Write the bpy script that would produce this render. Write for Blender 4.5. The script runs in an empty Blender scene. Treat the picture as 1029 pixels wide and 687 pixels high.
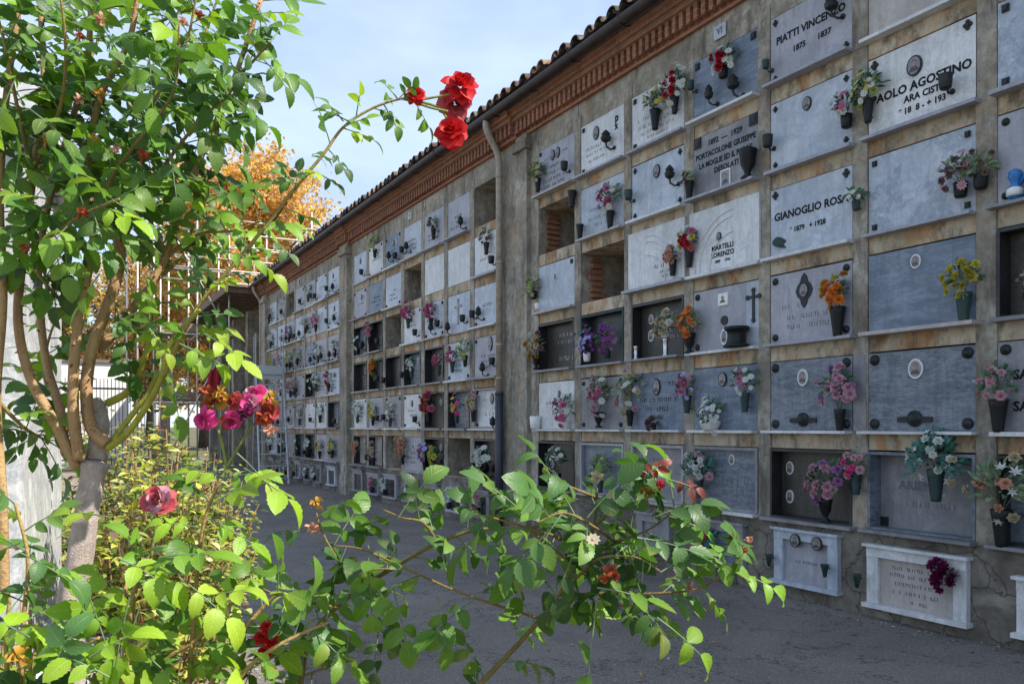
import bpy, bmesh, math, random
from mathutils import Vector, Matrix, Euler
R = math.radians
rnd = random.Random(7)
SC = bpy.context.scene
COL = SC.collection

# ------------------------------------------------------------------ camera model of the photograph
W0, H0, F = 1029.0, 687.0, 800.0
CX, HY, EYE = W0 / 2, 428.0, 1.41
TH = math.atan(457.5 / F)
ST, CT = math.sin(TH), math.cos(TH)
WX = 5.23                                            # plane of the burial wall


def P(px, py, Z):
    """a point seen at (px, py) standing Z metres in front of the camera"""
    lat = (px - CX) / F * Z
    return Vector((Z * ST + lat * CT, Z * CT - lat * ST, EYE - (py - HY) / F * Z))


# ------------------------------------------------------------------ mesh builder
class MB:
    def __init__(s):
        s.v, s.f, s.m, s.c, s.uv = [], [], [], [], []
        s.col = (1, 1, 1)

    def add(s, vs, fs, mat=0, uvs=None):
        b = len(s.v)
        s.v += [tuple(p) for p in vs]
        s.c += [s.col] * len(vs)
        s.uv += uvs if uvs else [(0, 0)] * len(vs)
        s.f += [tuple(b + i for i in f) for f in fs]
        s.m += [mat] * len(fs)

    def box(s, x0, x1, y0, y1, z0, z1, mat=0, M=None):
        vs = [Vector(p) for p in ((x0, y0, z0), (x1, y0, z0), (x1, y1, z0), (x0, y1, z0), (x0, y0, z1), (x1, y0, z1), (x1, y1, z1), (x0, y1, z1))]
        if M: vs = [M @ p for p in vs]
        s.add(vs, [(0, 3, 2, 1), (4, 5, 6, 7), (0, 1, 5, 4), (1, 2, 6, 5), (2, 3, 7, 6), (3, 0, 4, 7)], mat)

    def tube(s, pts, r, n=8, mat=0, cap=True):
        pts = [Vector(p) for p in pts]
        if not isinstance(r, (list, tuple)): r = [r] * len(pts)
        vs, fs = [], []
        up = Vector((0, 0, 1))
        prev = None
        for i, p in enumerate(pts):
            d = (pts[min(i + 1, len(pts) - 1)] - pts[max(i - 1, 0)])
            if d.length < 1e-9: d = Vector((0, 0, 1))
            d.normalize()
            if prev is None:
                a = d.cross(up)
                if a.length < .05: a = d.cross(Vector((1, 0, 0)))
                a.normalize()
            else:
                a = prev - d * prev.dot(d)
                a.normalize()
            prev = a
            b = d.cross(a)
            for k in range(n):
                t = 2 * math.pi * k / n
                vs.append(p + (a * math.cos(t) + b * math.sin(t)) * r[i])
        for i in range(len(pts) - 1):
            for k in range(n):
                k2 = (k + 1) % n
                fs.append((i * n + k, i * n + k2, (i + 1) * n + k2, (i + 1) * n + k))
        if cap:
            fs.append(tuple(range(n - 1, -1, -1)))
            fs.append(tuple((len(pts) - 1) * n + k for k in range(n)))
        s.add(vs, fs, mat)

    def lathe(s, prof, n=12, c=(0, 0, 0), mat=0, M=None, sx=1, sy=1):
        vs, fs = [], []
        for r, z in prof:
            for k in range(n):
                t = 2 * math.pi * k / n
                p = Vector((c[0] + r * math.cos(t) * sx, c[1] + r * math.sin(t) * sy, c[2] + z))
                vs.append(M @ p if M else p)
        for i in range(len(prof) - 1):
            for k in range(n):
                k2 = (k + 1) % n
                fs.append((i * n + k, i * n + k2, (i + 1) * n + k2, (i + 1) * n + k))
        fs.append(tuple(range(n - 1, -1, -1)))
        fs.append(tuple((len(prof) - 1) * n + k for k in range(n)))
        s.add(vs, fs, mat)

    def plate(s, pts, y0, y1, mat=0):
        """polygon in local x,z extruded between y0 (front) and y1 (back)"""
        n = len(pts)
        vs = [(x, y0, z) for x, z in pts] + [(x, y1, z) for x, z in pts]
        fs = [tuple(range(n)), tuple(range(2 * n - 1, n - 1, -1))]
        fs += [(i, n + i, n + (i + 1) % n, (i + 1) % n) for i in range(n)]
        s.add(vs, fs, mat)

    def oval(s, cx, cz, rx, rz, y0, y1, mat=0, n=20):
        s.plate([(cx + rx * math.cos(2 * math.pi * k / n), cz + rz * math.sin(2 * math.pi * k / n)) for k in range(n)], y0, y1, mat)

    def blade(s, o, d, nrm, L, Wd, fold=.25, curl=.2, st=6, mat=0, serr=0.0, tipw=.85):
        """leaf or petal: 3 verts across, st+1 along, creased at the midrib"""
        d = d.normalized()
        nrm = (nrm - d * nrm.dot(d))
        if nrm.length < 1e-5: nrm = d.orthogonal()
        nrm.normalize()
        side = d.cross(nrm)
        vs, uv, fs = [], [], []
        for i in range(st + 1):
            t = i / st
            w = Wd * .5 * max(0.0, math.sin(math.pi * min(1, t ** tipw))) ** .75
            if i == st: w = 0
            if serr and 0 < i < st: w *= 1 + (serr if i % 2 else -serr)
            ang = curl * t
            base = o + d * (L * t * math.cos(ang * .7)) - nrm * (L * t * math.sin(ang * .7))
            lift = nrm * (w * fold)
            vs += [base - side * w + lift, base, base + side * w + lift]
            uv += [(0, t), (.5, t), (1, t)]
        for i in range(st):
            a = i * 3
            fs += [(a, a + 1, a + 4, a + 3), (a + 1, a + 2, a + 5, a + 4)]
        s.add(vs, fs, mat, uv)

    def mesh(s, name, mats, smooth=False):
        me = bpy.data.meshes.new(name)
        me.from_pydata(s.v, [], s.f)
        for m in (mats if isinstance(mats, (list, tuple)) else [mats]): me.materials.append(m)
        me.polygons.foreach_set('material_index', s.m)
        if smooth: me.polygons.foreach_set('use_smooth', [True] * len(s.f))
        ca = me.color_attributes.new('Col', 'FLOAT_COLOR', 'POINT')
        buf = []
        for c in s.c: buf += [c[0], c[1], c[2], 1]
        ca.data.foreach_set('color', buf)
        uvl = me.uv_layers.new(name='UVMap')
        vi = [0] * len(me.loops)
        me.loops.foreach_get('vertex_index', vi)
        b2 = []
        for i in vi: b2 += list(s.uv[i])
        uvl.data.foreach_set('uv', b2)
        me.update()
        return me

    def build(s, name, mats, parent=None, smooth=False, loc=None, rot=None):
        return link(name, s.mesh(name, mats, smooth), parent, loc, rot)


def link(name, me, parent=None, loc=None, rot=None):
    o = bpy.data.objects.new(name, me)
    COL.objects.link(o)
    if parent: o.parent = parent
    if loc is not None: o.location = loc
    if rot is not None: o.rotation_euler = rot
    return o


def tag(o, label=None, cat=None, group=None, kind=None):
    if label: o['label'] = label
    if cat: o['category'] = cat
    if group: o['group'] = group
    if kind: o['kind'] = kind
    return o


def empty(name, loc=(0, 0, 0), rz=0, label=None, cat=None, group=None):
    o = bpy.data.objects.new(name, None)
    COL.objects.link(o)
    o.empty_display_size = .05
    o.location = loc
    o.rotation_euler = (0, 0, rz)
    return tag(o, label, cat, group)


# ------------------------------------------------------------------ materials
MATS = {}


class NT:
    def __init__(s, name):
        s.m = bpy.data.materials.new(name)
        s.m.use_nodes = True
        s.t = s.m.node_tree
        s.t.nodes.clear()
        s.out = s.n('ShaderNodeOutputMaterial')

    def n(s, typ, **kw):
        nd = s.t.nodes.new(typ)
        for k, v in kw.items():
            if k.startswith('i_'):
                nd.inputs[k[2:].replace('_', ' ')].default_value = v
            else:
                setattr(nd, k, v)
        return nd

    def l(s, a, b): s.t.links.new(a, b)

    def coord(s, scale=(1, 1, 1), rand=True, src='Object'):
        tc = s.n('ShaderNodeTexCoord')
        mp = s.n('ShaderNodeMapping')
        mp.inputs['Scale'].default_value = scale
        if rand:
            oi = s.n('ShaderNodeObjectInfo')
            mu = s.n('ShaderNodeMath', operation='MULTIPLY')
            mu.inputs[1].default_value = 37.0
            s.l(oi.outputs['Random'], mu.inputs[0])
            ad = s.n('ShaderNodeVectorMath', operation='ADD')
            s.l(tc.outputs[src], ad.inputs[0]); s.l(mu.outputs[0], ad.inputs[1])
            s.l(ad.outputs[0], mp.inputs['Vector'])
        else:
            s.l(tc.outputs[src], mp.inputs['Vector'])
        return mp.outputs[0]

    def noise(s, vec, scale, detail=6, rough=.6, dist=0):
        nd = s.n('ShaderNodeTexNoise')
        nd.inputs['Scale'].default_value = scale
        nd.inputs['Detail'].default_value = detail
        nd.inputs['Roughness'].default_value = rough
        nd.inputs['Distortion'].default_value = dist
        if vec is not None: s.l(vec, nd.inputs['Vector'])
        return nd.outputs['Fac']

    def ramp(s, fac, stops):
        r = s.n('ShaderNodeValToRGB')
        e = r.color_ramp.elements
        while len(e) < len(stops): e.new(.5)
        for i, (p, c) in enumerate(stops):
            e[i].position = p
            e[i].color = (c[0], c[1], c[2], 1) if isinstance(c, (tuple, list)) else (c, c, c, 1)
        s.l(fac, r.inputs[0])
        return r.outputs[0]

    def mix(s, fac, a, b, mode='MIX'):
        m = s.n('ShaderNodeMix', data_type='RGBA', blend_type=mode)
        for sock, val in ((m.inputs[0], fac), (m.inputs[6], a), (m.inputs[7], b)):
            if isinstance(val, bpy.types.NodeSocket): s.l(val, sock)
            elif isinstance(val, (int, float)): sock.default_value = val
            else: sock.default_value = (val[0], val[1], val[2], 1)
        return m.outputs[2]

    def math(s, op, a, b=0.0):
        m = s.n('ShaderNodeMath', operation=op)
        for sock, val in ((m.inputs[0], a), (m.inputs[1], b)):
            if isinstance(val, bpy.types.NodeSocket): s.l(val, sock)
            else: sock.default_value = val
        return m.outputs[0]

    def bump(s, h, strength=.3, dist=.01):
        b = s.n('ShaderNodeBump')
        b.inputs['Strength'].default_value = strength
        b.inputs['Distance'].default_value = dist
        s.l(h, b.inputs['Height'])
        return b.outputs[0]

    def principled(s, col, rough=.6, metal=0, normal=None, spec=.5):
        p = s.n('ShaderNodeBsdfPrincipled')
        for sock, val in ((p.inputs['Base Color'], col), (p.inputs['Roughness'], rough)):
            if isinstance(val, bpy.types.NodeSocket): s.l(val, sock)
            elif isinstance(val, (int, float)): sock.default_value = val
            else: sock.default_value = (val[0], val[1], val[2], 1)
        p.inputs['Metallic'].default_value = metal
        p.inputs['Specular IOR Level'].default_value = spec
        if normal is not None: s.l(normal, p.inputs['Normal'])
        return p

    def done(s, sh):
        s.l(sh.outputs[0], s.out.inputs[0])
        return s.m


def simple(name, col, rough=.6, metal=0, var=.25, scale=30, bump=.15, spec=.5):
    if name in MATS: return MATS[name]
    t = NT(name)
    v = t.coord()
    nz = t.noise(v, scale, 4)
    c = t.ramp(nz, [(.3, tuple(x * (1 - var) for x in col)), (.7, tuple(min(1, x * (1 + var)) for x in col))])
    MATS[name] = t.done(t.principled(c, rough, metal, t.bump(nz, bump, .003), spec))
    return MATS[name]


def marble(name, a, b, vein, vscale=3.0, vwidth=.06, rough=.45, stretch=(1, 1, 1), dirt=.5):
    t = NT(name)
    v = t.coord(stretch)
    n1 = t.noise(v, 2.2, 8, .65, .6)
    base = t.ramp(n1, [(.38, a), (.62, b)])
    n2 = t.noise(v, vscale * 1.3, 8, .75, .45)
    d = t.math('ABSOLUTE', t.math('SUBTRACT', n2, .5))
    vm = t.ramp(d, [(0, .5), (vwidth, 0)])
    c = t.mix(vm, base, vein)
    nf = t.noise(v, 26, 6, .8)
    c = t.mix(t.ramp(nf, [(.42, .28), (.6, 0)]), c, vein)
    # grime running down from the top edge and rust spots
    vs = t.coord((9, 9, 1.2))
    n3 = t.noise(vs, 2.0, 6, .7)
    gm = t.ramp(n3, [(.46, 0), (.72, dirt)])
    c = t.mix(gm, c, tuple(x * .55 for x in a))
    n4 = t.noise(t.coord(), 60, 3)
    MATS[name] = t.done(t.principled(c, rough, 0, t.bump(n4, .06, .002)))
    return MATS[name]


marble('white_marble', (.56, .57, .57), (.76, .77, .77), (.38, .39, .42), 2.2, .03)
marble('weathered_marble', (.52, .52, .51), (.72, .72, .70), (.16, .17, .19), 3.0, .05, .6)
marble('pale_marble', (.40, .45, .52), (.56, .61, .67), (.26, .30, .37), 2.0, .05)
marble('veined_marble', (.36, .41, .48), (.54, .59, .65), (.13, .17, .25), 2.0, .05)
marble('blue_marble', (.13, .17, .225), (.28, .33, .40), (.08, .11, .17), 3.0, .08, .5, (1, 1, 3.2))
marble('slate_marble', (.050, .066, .098), (.13, .16, .205), (.32, .36, .40), 2.6, .045, .45, (1, 1, 4))  # dark slate, deepened so the lower rows carry shade in their colour
marble('lilac_marble', (.30, .30, .34), (.42, .42, .46), (.25, .25, .30), 2.0, .04)
marble('grey_marble', (.19, .19, .205), (.33, .33, .345), (.15, .15, .17), 2.5, .06)
marble('brown_marble', (.022, .019, .016), (.055, .048, .040), (.09, .085, .075), 3.0, .04, .45)
marble('black_marble', (.008, .008, .009), (.022, .022, .024), (.05, .05, .05), 3.0, .02, .4)
marble('tan_marble', (.40, .36, .33), (.50, .46, .43), (.33, .29, .27), 2.0, .04)
M = MATS
simple('bronze', (.016, .020, .020), .5, .25, .4, 40)
simple('verdigris', (.022, .05, .048), .6, .1, .4, 40)
simple('dark_metal', (.014, .016, .018), .45, .3, .3, 40)
simple('silver', (.55, .55, .57), .25, .9, .15, 40)
simple('plastic_black', (.010, .012, .013), .45, spec=.3)
simple('ceramic_white', (.75, .74, .72), .25, 0, .05)
simple('gold_letter', (.45, .42, .36), .4, .4)
simple('letter_dark', (.008, .009, .011), .6, 0, spec=.2)
simple('letter_faint', (.13, .14, .17), .6)
simple('photo_sepia', (.28, .20, .16), .2)
simple('photo_grey', (.22, .22, .24), .2)
simple('photo_dark', (.07, .055, .05), .3)
simple('glass_red', (.35, .03, .02), .15)
simple('foliage_plastic', (.035, .10, .035), .5, 0, .6, 25)
simple('foliage_teal', (.02, .12, .09), .5, 0, .6, 25)
simple('foliage_pale', (.13, .19, .09), .5, 0, .5, 25)
simple('aluminium', (.36, .39, .41), .4, .5, .1)
simple('steel_pole', (.58, .54, .47), .5, .4, .3, 20)
simple('wood_plank', (.22, .15, .10), .8, 0, .35, 12)
simple('dark_timber', (.17, .12, .085), .8, 0, .35, 12)
simple('blue_plastic', (.02, .16, .45), .35)
simple('iron', (.03, .03, .035), .5, .6)


def petal(name, col, col2=None):
    if name in MATS: return MATS[name]
    t = NT(name)
    v = t.coord()
    nz = t.noise(v, 40, 3)
    c2 = col2 or tuple(x * .7 for x in col)
    c = t.ramp(nz, [(.35, c2), (.65, col)])
    p = t.principled(c, .55, 0, None, .3)
    tr = t.n('ShaderNodeBsdfTranslucent')
    t.l(c, tr.inputs[0])
    mx = t.n('ShaderNodeMixShader')
    mx.inputs[0].default_value = .3
    t.l(p.outputs[0], mx.inputs[1]); t.l(tr.outputs[0], mx.inputs[2])
    MATS[name] = t.done(mx)
    return MATS[name]


PET = {
    'red': petal('petal_red', (.50, .012, .03)), 'white': petal('petal_white', (.72, .74, .70), (.58, .62, .55)),
    'pink': petal('petal_pink', (.62, .16, .30)), 'palepink': petal('petal_pale_pink', (.68, .38, .46)),
    'lilac': petal('petal_lilac', (.42, .19, .42)), 'purple': petal('petal_purple', (.30, .05, .33)),
    'violet': petal('petal_violet', (.32, .25, .72), (.55, .5, .8)), 'yellow': petal('petal_yellow', (.66, .60, .10)),
    'orange': petal('petal_orange', (.80, .24, .04)), 'peach': petal('petal_peach', (.70, .36, .25)),
    'cream': petal('petal_cream', (.62, .52, .34)), 'magenta': petal('petal_magenta', (.62, .02, .17), (.75, .10, .35)),
    'lime': petal('petal_lime', (.42, .52, .16)), 'dry': petal('petal_dry', (.22, .13, .12)), 'wine': petal('petal_wine', (.20, .015, .09)),
    'rust': petal('petal_rust', (.42, .08, .03)), 'gold': petal('petal_gold', (.55, .30, .04)), 'scarlet': petal('petal_scarlet', (.70, .02, .018), (.42, .006, .012)),
    'crimson': petal('petal_crimson', (.42, .008, .02), (.68, .18, .2)), 'teal': petal('petal_teal', (.05, .22, .2)),
    'green': MATS['foliage_plastic'],
}


def concrete():
    t = NT('weathered_concrete')
    v = t.coord(rand=False)
    n1 = t.noise(v, 1.7, 8, .65)
    base = t.ramp(n1, [(.30, (.17, .15, .12)), (.47, (.34, .315, .265)), (.68, (.54, .505, .43))])
    n2 = t.noise(v, 14, 6, .7)
    c = t.mix(t.ramp(n2, [(.42, 0), (.60, .6)]), base, (.20, .165, .12))
    vs = t.coord((3, 3, .9), False)
    n3 = t.noise(vs, 1.9, 8, .72)
    c = t.mix(t.ramp(n3, [(.50, 0), (.64, .75)]), c, (.11, .095, .075))
    n4 = t.noise(v, 2.4, 5, .6, .4)
    c = t.mix(t.ramp(n4, [(.55, 0), (.7, .5)]), c, (.42, .29, .17))
    n5 = t.noise(v, 90, 3)
    h = t.math('ADD', t.math('MULTIPLY', n2, 1.0), t.math('MULTIPLY', n5, .4))
    MATS['concrete'] = t.done(t.principled(c, .9, 0, t.bump(h, .9, .02), .2))
    # lintels: warmer, rust-streaked
    t = NT('stained_concrete')
    v = t.coord(rand=False)
    n1 = t.noise(v, 2.2, 8, .65)
    base = t.ramp(n1, [(.3, (.22, .18, .125)), (.46, (.43, .37, .27)), (.68, (.60, .53, .41))])
    n4 = t.noise(t.coord((1.5, 1.5, .8), False), 2.6, 5, .6, .8)
    c = t.mix(t.ramp(n4, [(.50, 0), (.64, .75)]), base, (.46, .22, .08))
    n3 = t.noise(t.coord((3, 3, 1.6), False), 2.2, 8, .72)
    c = t.mix(t.ramp(n3, [(.48, 0), (.62, .8)]), c, (.12, .095, .07))
    n5 = t.noise(v, 40, 5, .7)
    MATS['lintel'] = t.done(t.principled(c, .9, 0, t.bump(n5, .5, .01), .2))
    # plinth render, cracked
    t = NT('cracked_render')
    v = t.coord(rand=False)
    n1 = t.noise(v, 3.0, 8, .7, .5)
    base = t.ramp(n1, [(.32, (.085, .073, .06)), (.5, (.17, .15, .125)), (.68, (.32, .285, .24))])
    vo = t.n('ShaderNodeTexVoronoi', feature='DISTANCE_TO_EDGE')
    vo.inputs['Scale'].default_value = 3.2
    ad = t.n('ShaderNodeVectorMath', operation='ADD')
    nn = t.n('ShaderNodeTexNoise'); nn.inputs['Scale'].default_value = 5; nn.inputs['Detail'].default_value = 5
    t.l(v, nn.inputs['Vector'])
    sc = t.n('ShaderNodeVectorMath', operation='SCALE'); sc.inputs['Scale'].default_value = .35
    t.l(nn.outputs['Color'], sc.inputs[0]); t.l(v, ad.inputs[0]); t.l(sc.outputs[0], ad.inputs[1])
    t.l(ad.outputs[0], vo.inputs['Vector'])
    cr = t.ramp(vo.outputs['Distance'], [(0, 1), (.02, 0)])
    c = t.mix(t.math('MULTIPLY', cr, .65), base, (.05, .045, .04))
    n3 = t.noise(v, 30, 6, .7)
    h = t.math('ADD', n3, t.math('MULTIPLY', cr, -1.0))
    MATS['plinth'] = t.done(t.principled(c, .92, 0, t.bump(h, .7, .015), .2))


concrete()


def bricks():
    t = NT('cornice_brick')
    tc = t.n('ShaderNodeTexCoord')
    sp = t.n('ShaderNodeSeparateXYZ'); cb = t.n('ShaderNodeCombineXYZ')
    t.l(tc.outputs['Object'], sp.inputs[0])
    t.l(t.math('ADD', sp.outputs[0], sp.outputs[1]), cb.inputs[0]); t.l(sp.outputs[2], cb.inputs[1])
    bk = t.n('ShaderNodeTexBrick')
    bk.inputs['Scale'].default_value = 1
    bk.inputs['Brick Width'].default_value = .25
    bk.inputs['Row Height'].default_value = .062
    bk.inputs['Mortar Size'].default_value = .006
    bk.inputs['Color1'].default_value = (.34, .14, .08, 1)
    bk.inputs['Color2'].default_value = (.24, .10, .065, 1)
    bk.inputs['Mortar'].default_value = (.34, .25, .18, 1)
    t.l(cb.outputs[0], bk.inputs['Vector'])
    nz = t.noise(tc.outputs['Object'], 9, 6, .7)
    c = t.mix(t.ramp(nz, [(.35, .0), (.7, .6)]), bk.outputs['Color'], (.16, .065, .04))
    nz2 = t.noise(tc.outputs['Object'], 3, 5, .7)
    c = t.mix(t.ramp(nz2, [(.5, 0), (.7, .4)]), c, (.46, .22, .12))
    MATS['brick'] = t.done(t.principled(c, .88, 0, t.bump(nz, .5, .01), .2))
    t = NT('roof_tile_clay')
    v = t.coord(rand=False)
    at = t.n('ShaderNodeAttribute', attribute_name='Col')
    nz = t.noise(v, 18, 6, .7)
    c = t.mix(t.ramp(nz, [(.45, 0), (.7, .8)]), at.outputs['Color'], (.05, .045, .04))
    MATS['tile'] = t.done(t.principled(c, .9, 0, t.bump(nz, .5, .01), .2))
    # drainpipe: painted upper, dark lower
    simple('pipe_beige', (.36, .31, .25), .6, 0, .3, 10)
    simple('pipe_dark', (.045, .05, .065), .5, .2, .25, 10)
    simple('gutter_metal', (.045, .036, .034), .5, .4, .35, 8)


bricks()


def leafmat(name, rough=.42, trans=.38, vein=.5):
    t = NT(name)
    at = t.n('ShaderNodeAttribute', attribute_name='Col')
    tc = t.n('ShaderNodeTexCoord')
    sp = t.n('ShaderNodeSeparateXYZ')
    t.l(tc.outputs['UV'], sp.inputs[0])
    du = t.math('ABSOLUTE', t.math('SUBTRACT', sp.outputs[0], .5))
    mid = t.ramp(du, [(0, 1), (.035, 0)])
    ph = t.math('SUBTRACT', t.math('MULTIPLY', sp.outputs[1], 46.0), t.math('MULTIPLY', du, 26.0))
    sv = t.math('SINE', ph)
    svr = t.ramp(sv, [(.80, 0), (1.0, 1)])
    ve = t.math('MAXIMUM', mid, t.math('MULTIPLY', svr, .45))
    nz = t.noise(tc.outputs['Object'], 55, 5, .6)
    c = t.mix(t.ramp(nz, [(.35, 0), (.75, .4)]), at.outputs['Color'], t.mix(1, at.outputs['Color'], (.55, .6, .5), 'MULTIPLY'))
    c2 = t.mix(t.math('MULTIPLY', ve, vein), c, t.mix(1, at.outputs['Color'], (1.9, 1.7, 1.7), 'MULTIPLY'))
    sp_ = t.noise(tc.outputs['Object'], 130, 3, .6)
    c2 = t.mix(t.ramp(sp_, [(.66, 0), (.72, .75)]), c2, (.20, .11, .03))
    lg = t.noise(tc.outputs['Object'], 14, 3, .6)
    c2 = t.mix(t.ramp(lg, [(.60, 0), (.74, .5)]), c2, (.30, .25, .04))
    p = t.principled(c2, rough, 0, t.bump(t.math('ADD', t.math('MULTIPLY', ve, -1), t.math('MULTIPLY', nz, .6)), .35, .002), .45)
    tr = t.n('ShaderNodeBsdfTranslucent')
    t.l(t.mix(1, c2, (1.9, 2.0, .9), 'MULTIPLY'), tr.inputs[0])
    mx = t.n('ShaderNodeMixShader')
    mx.inputs[0].default_value = trans
    t.l(p.outputs[0], mx.inputs[1]); t.l(tr.outputs[0], mx.inputs[2])
    MATS[name] = t.done(mx)
    return MATS[name]


leafmat('rose_leaf', .46, .30)
leafmat('shrub_leaf', .5, .35, .2)
leafmat('tree_leaf', .7, .4, 0)


def barkmat(name, a, b, scale=20, rough=.85):
    t = NT(name)
    at = t.n('ShaderNodeAttribute', attribute_name='Col')
    v = t.coord((1, 1, .35), False)
    nz = t.noise(v, scale, 7, .7)
    c = t.ramp(nz, [(.3, a), (.7, b)])
    c = t.mix(1, c, at.outputs['Color'], 'MULTIPLY')
    n2 = t.noise(t.coord(rand=False), scale * 5, 4, .7)
    c = t.mix(t.ramp(n2, [(.6, 0), (.68, .7)]), c, tuple(x * .35 for x in a))
    MATS[name] = t.done(t.principled(c, rough, 0, t.bump(t.math('ADD', nz, n2), .7, .006), .2))


barkmat('rose_bark', (.34, .26, .22), (.62, .52, .47), 60)
barkmat('rose_cane', (.34, .20, .11), (.52, .37, .20), 30, .6)
barkmat('tree_bark', (.07, .055, .045), (.14, .11, .09), 4)


def asphalt():
    t = NT('worn_asphalt')
    v = t.coord(rand=False)
    n1 = t.noise(v, .55, 6, .6, .4)
    base = t.ramp(n1, [(.30, (.125, .112, .098)), (.70, (.235, .21, .185))])
    n2 = t.noise(v, 75, 4, .75)
    c = t.mix(t.ramp(n2, [(.52, 0), (.64, .6)]), base, (.42, .39, .36))
    c = t.mix(t.ramp(t.noise(v, 120, 2), [(.3, .6), (.45, 0)]), c, (.03, .03, .03))
    n3 = t.noise(v, 2.2, 8, .75)
    c = t.mix(t.ramp(n3, [(.50, 0), (.70, .35)]), c, (.085, .078, .072))
    cd_ = t.math('ABSOLUTE', t.math('SUBTRACT', t.noise(v, .8, 6, .75, .3), .5))
    c = t.mix(t.ramp(cd_, [(0, .8), (.008, 0)]), c, (.03, .027, .025))
    MATS['asphalt'] = t.done(t.principled(c, .85, 0, t.bump(n2, .6, .006), .3))
    t = NT('gravelly_soil')
    v = t.coord(rand=False)
    n1 = t.noise(v, 2.0, 8, .7)
    base = t.ramp(n1, [(.3, (.16, .12, .09)), (.7, (.32, .26, .21))])
    n2 = t.noise(v, 110, 3, .7)
    c = t.mix(t.ramp(n2, [(.5, 0), (.66, .7)]), base, (.42, .38, .33))
    MATS['soil'] = t.done(t.principled(c, .95, 0, t.bump(n2, .8, .01), .1))
    t = NT('dry_grass_ground')
    v = t.coord(rand=False)
    n1 = t.noise(v, .3, 8, .7)
    MATS['field'] = t.done(t.principled(t.ramp(n1, [(.3, (.09, .09, .045)), (.7, (.17, .15, .09))]), .95, 0, None, .1))


asphalt()

# ------------------------------------------------------------------ ground
g = MB(); g.box(-400, 400, -200, 900, -.3, 0); g.build('ground', M['field']); tag(bpy.data.objects['ground'], kind='structure')


def sheet(name, x0, x1, y0, y1, z, mat):
    b = MB(); nx, ny = 6, 30
    vs = [(x0 + (x1 - x0) * i / nx, y0 + (y1 - y0) * j / ny, z) for j in range(ny + 1) for i in range(nx + 1)]
    b.add(vs, [(j * (nx + 1) + i, j * (nx + 1) + i + 1, (j + 1) * (nx + 1) + i + 1, (j + 1) * (nx + 1) + i) for j in range(ny) for i in range(nx)])
    return tag(b.build(name, mat), kind='structure')


sheet('soil', -8, 1.0, -6, 29, .004, M['soil'])
sheet('path', .95, 5.6, -6, 40, .010, M['asphalt'])
# crumbled strip where the asphalt meets the wall
b = MB()
for i in range(1500):
    y = rnd.uniform(-1, 24); x = WX - .03 - abs(rnd.gauss(0, .11)); s_ = rnd.uniform(.003, .011) * (1.4 if rnd.random() < .06 else 1)
    k = rnd.uniform(.5, 1.6); b.col = (.20 * k, .19 * k, .175 * k)
    b.lathe([(s_ * .5, 0), (s_, s_ * .5), (s_ * .7, s_ * 1.0)], 5, (x, y, .009), sx=rnd.uniform(.7, 1.2))
for i in range(900):
    y = rnd.uniform(1.5, 12); x = .98 + rnd.gauss(0, .12); s_ = rnd.uniform(.004, .012)
    k = rnd.uniform(.5, 1.5); b.col = (.26 * k, .23 * k, .20 * k)
    b.lathe([(s_ * .5, 0), (s_, s_ * .5), (s_ * .7, s_ * 1.0)], 5, (x, y, .009), sx=rnd.uniform(.7, 1.2))
for i in range(260):
    y = 2 + 20 * rnd.random() ** 1.3; x = rnd.uniform(1.0, WX - .03) if rnd.random() < .5 else WX - .05 - abs(rnd.gauss(0, .25))
    c_ = rnd.choice([(.35, .20, .06), (.26, .12, .05), (.30, .26, .08), (.5, .12, .14), (.40, .34, .28)]); k = rnd.uniform(.6, 1.2)
    b.col = tuple(v_ * k for v_ in c_); a_ = rnd.uniform(0, 6.28)
    b.blade(Vector((x, y, .016)), Vector((math.cos(a_), math.sin(a_), .15)), Vector((rnd.uniform(-.3, .3), rnd.uniform(-.3, .3), 1)), rnd.uniform(.02, .05), .022, .3, .5, 3)
t = NT('pebble_stone'); at = t.n('ShaderNodeAttribute', attribute_name='Col'); MATS['pebble'] = t.done(t.principled(at.outputs['Color'], .9))
tag(b.build('gravel', M['pebble']), kind='stuff', label='loose grit, pebbles and fallen leaves scattered along the asphalt path')

# ------------------------------------------------------------------ burial wall
ROWZ = [.65 + .722 * i for i in range(7)]            # sill heights of rows 1..6, last is the top
PIER, OPH = .13, .585
BAYS = [(2.02, .933), (9.42, .893), (16.5, .93)]     # start y, pitch; seven columns each
wall = empty('burial_wall', (WX, 12, 0), 0, 'long weathered concrete wall of burial niches under a brick cornice and tiled roof', 'burial wall')
WM = Matrix.Translation((-WX, -12, 0))


def wbuild(mb, name, mats, smooth=False):
    o = mb.build(name, mats, wall, smooth)
    o.location = (-WX, -12, 0)
    return o


OPEN = {(0, 1, 5), (0, 2, 4)}                        # filled below as (bay, column from the far end.., row)
b = MB()
DEP = .85


def col_y(bay, c):
    """centre of column c counted from the near end"""
    y0, p = BAYS[bay]
    return y0 + p * (c + .5)


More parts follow.
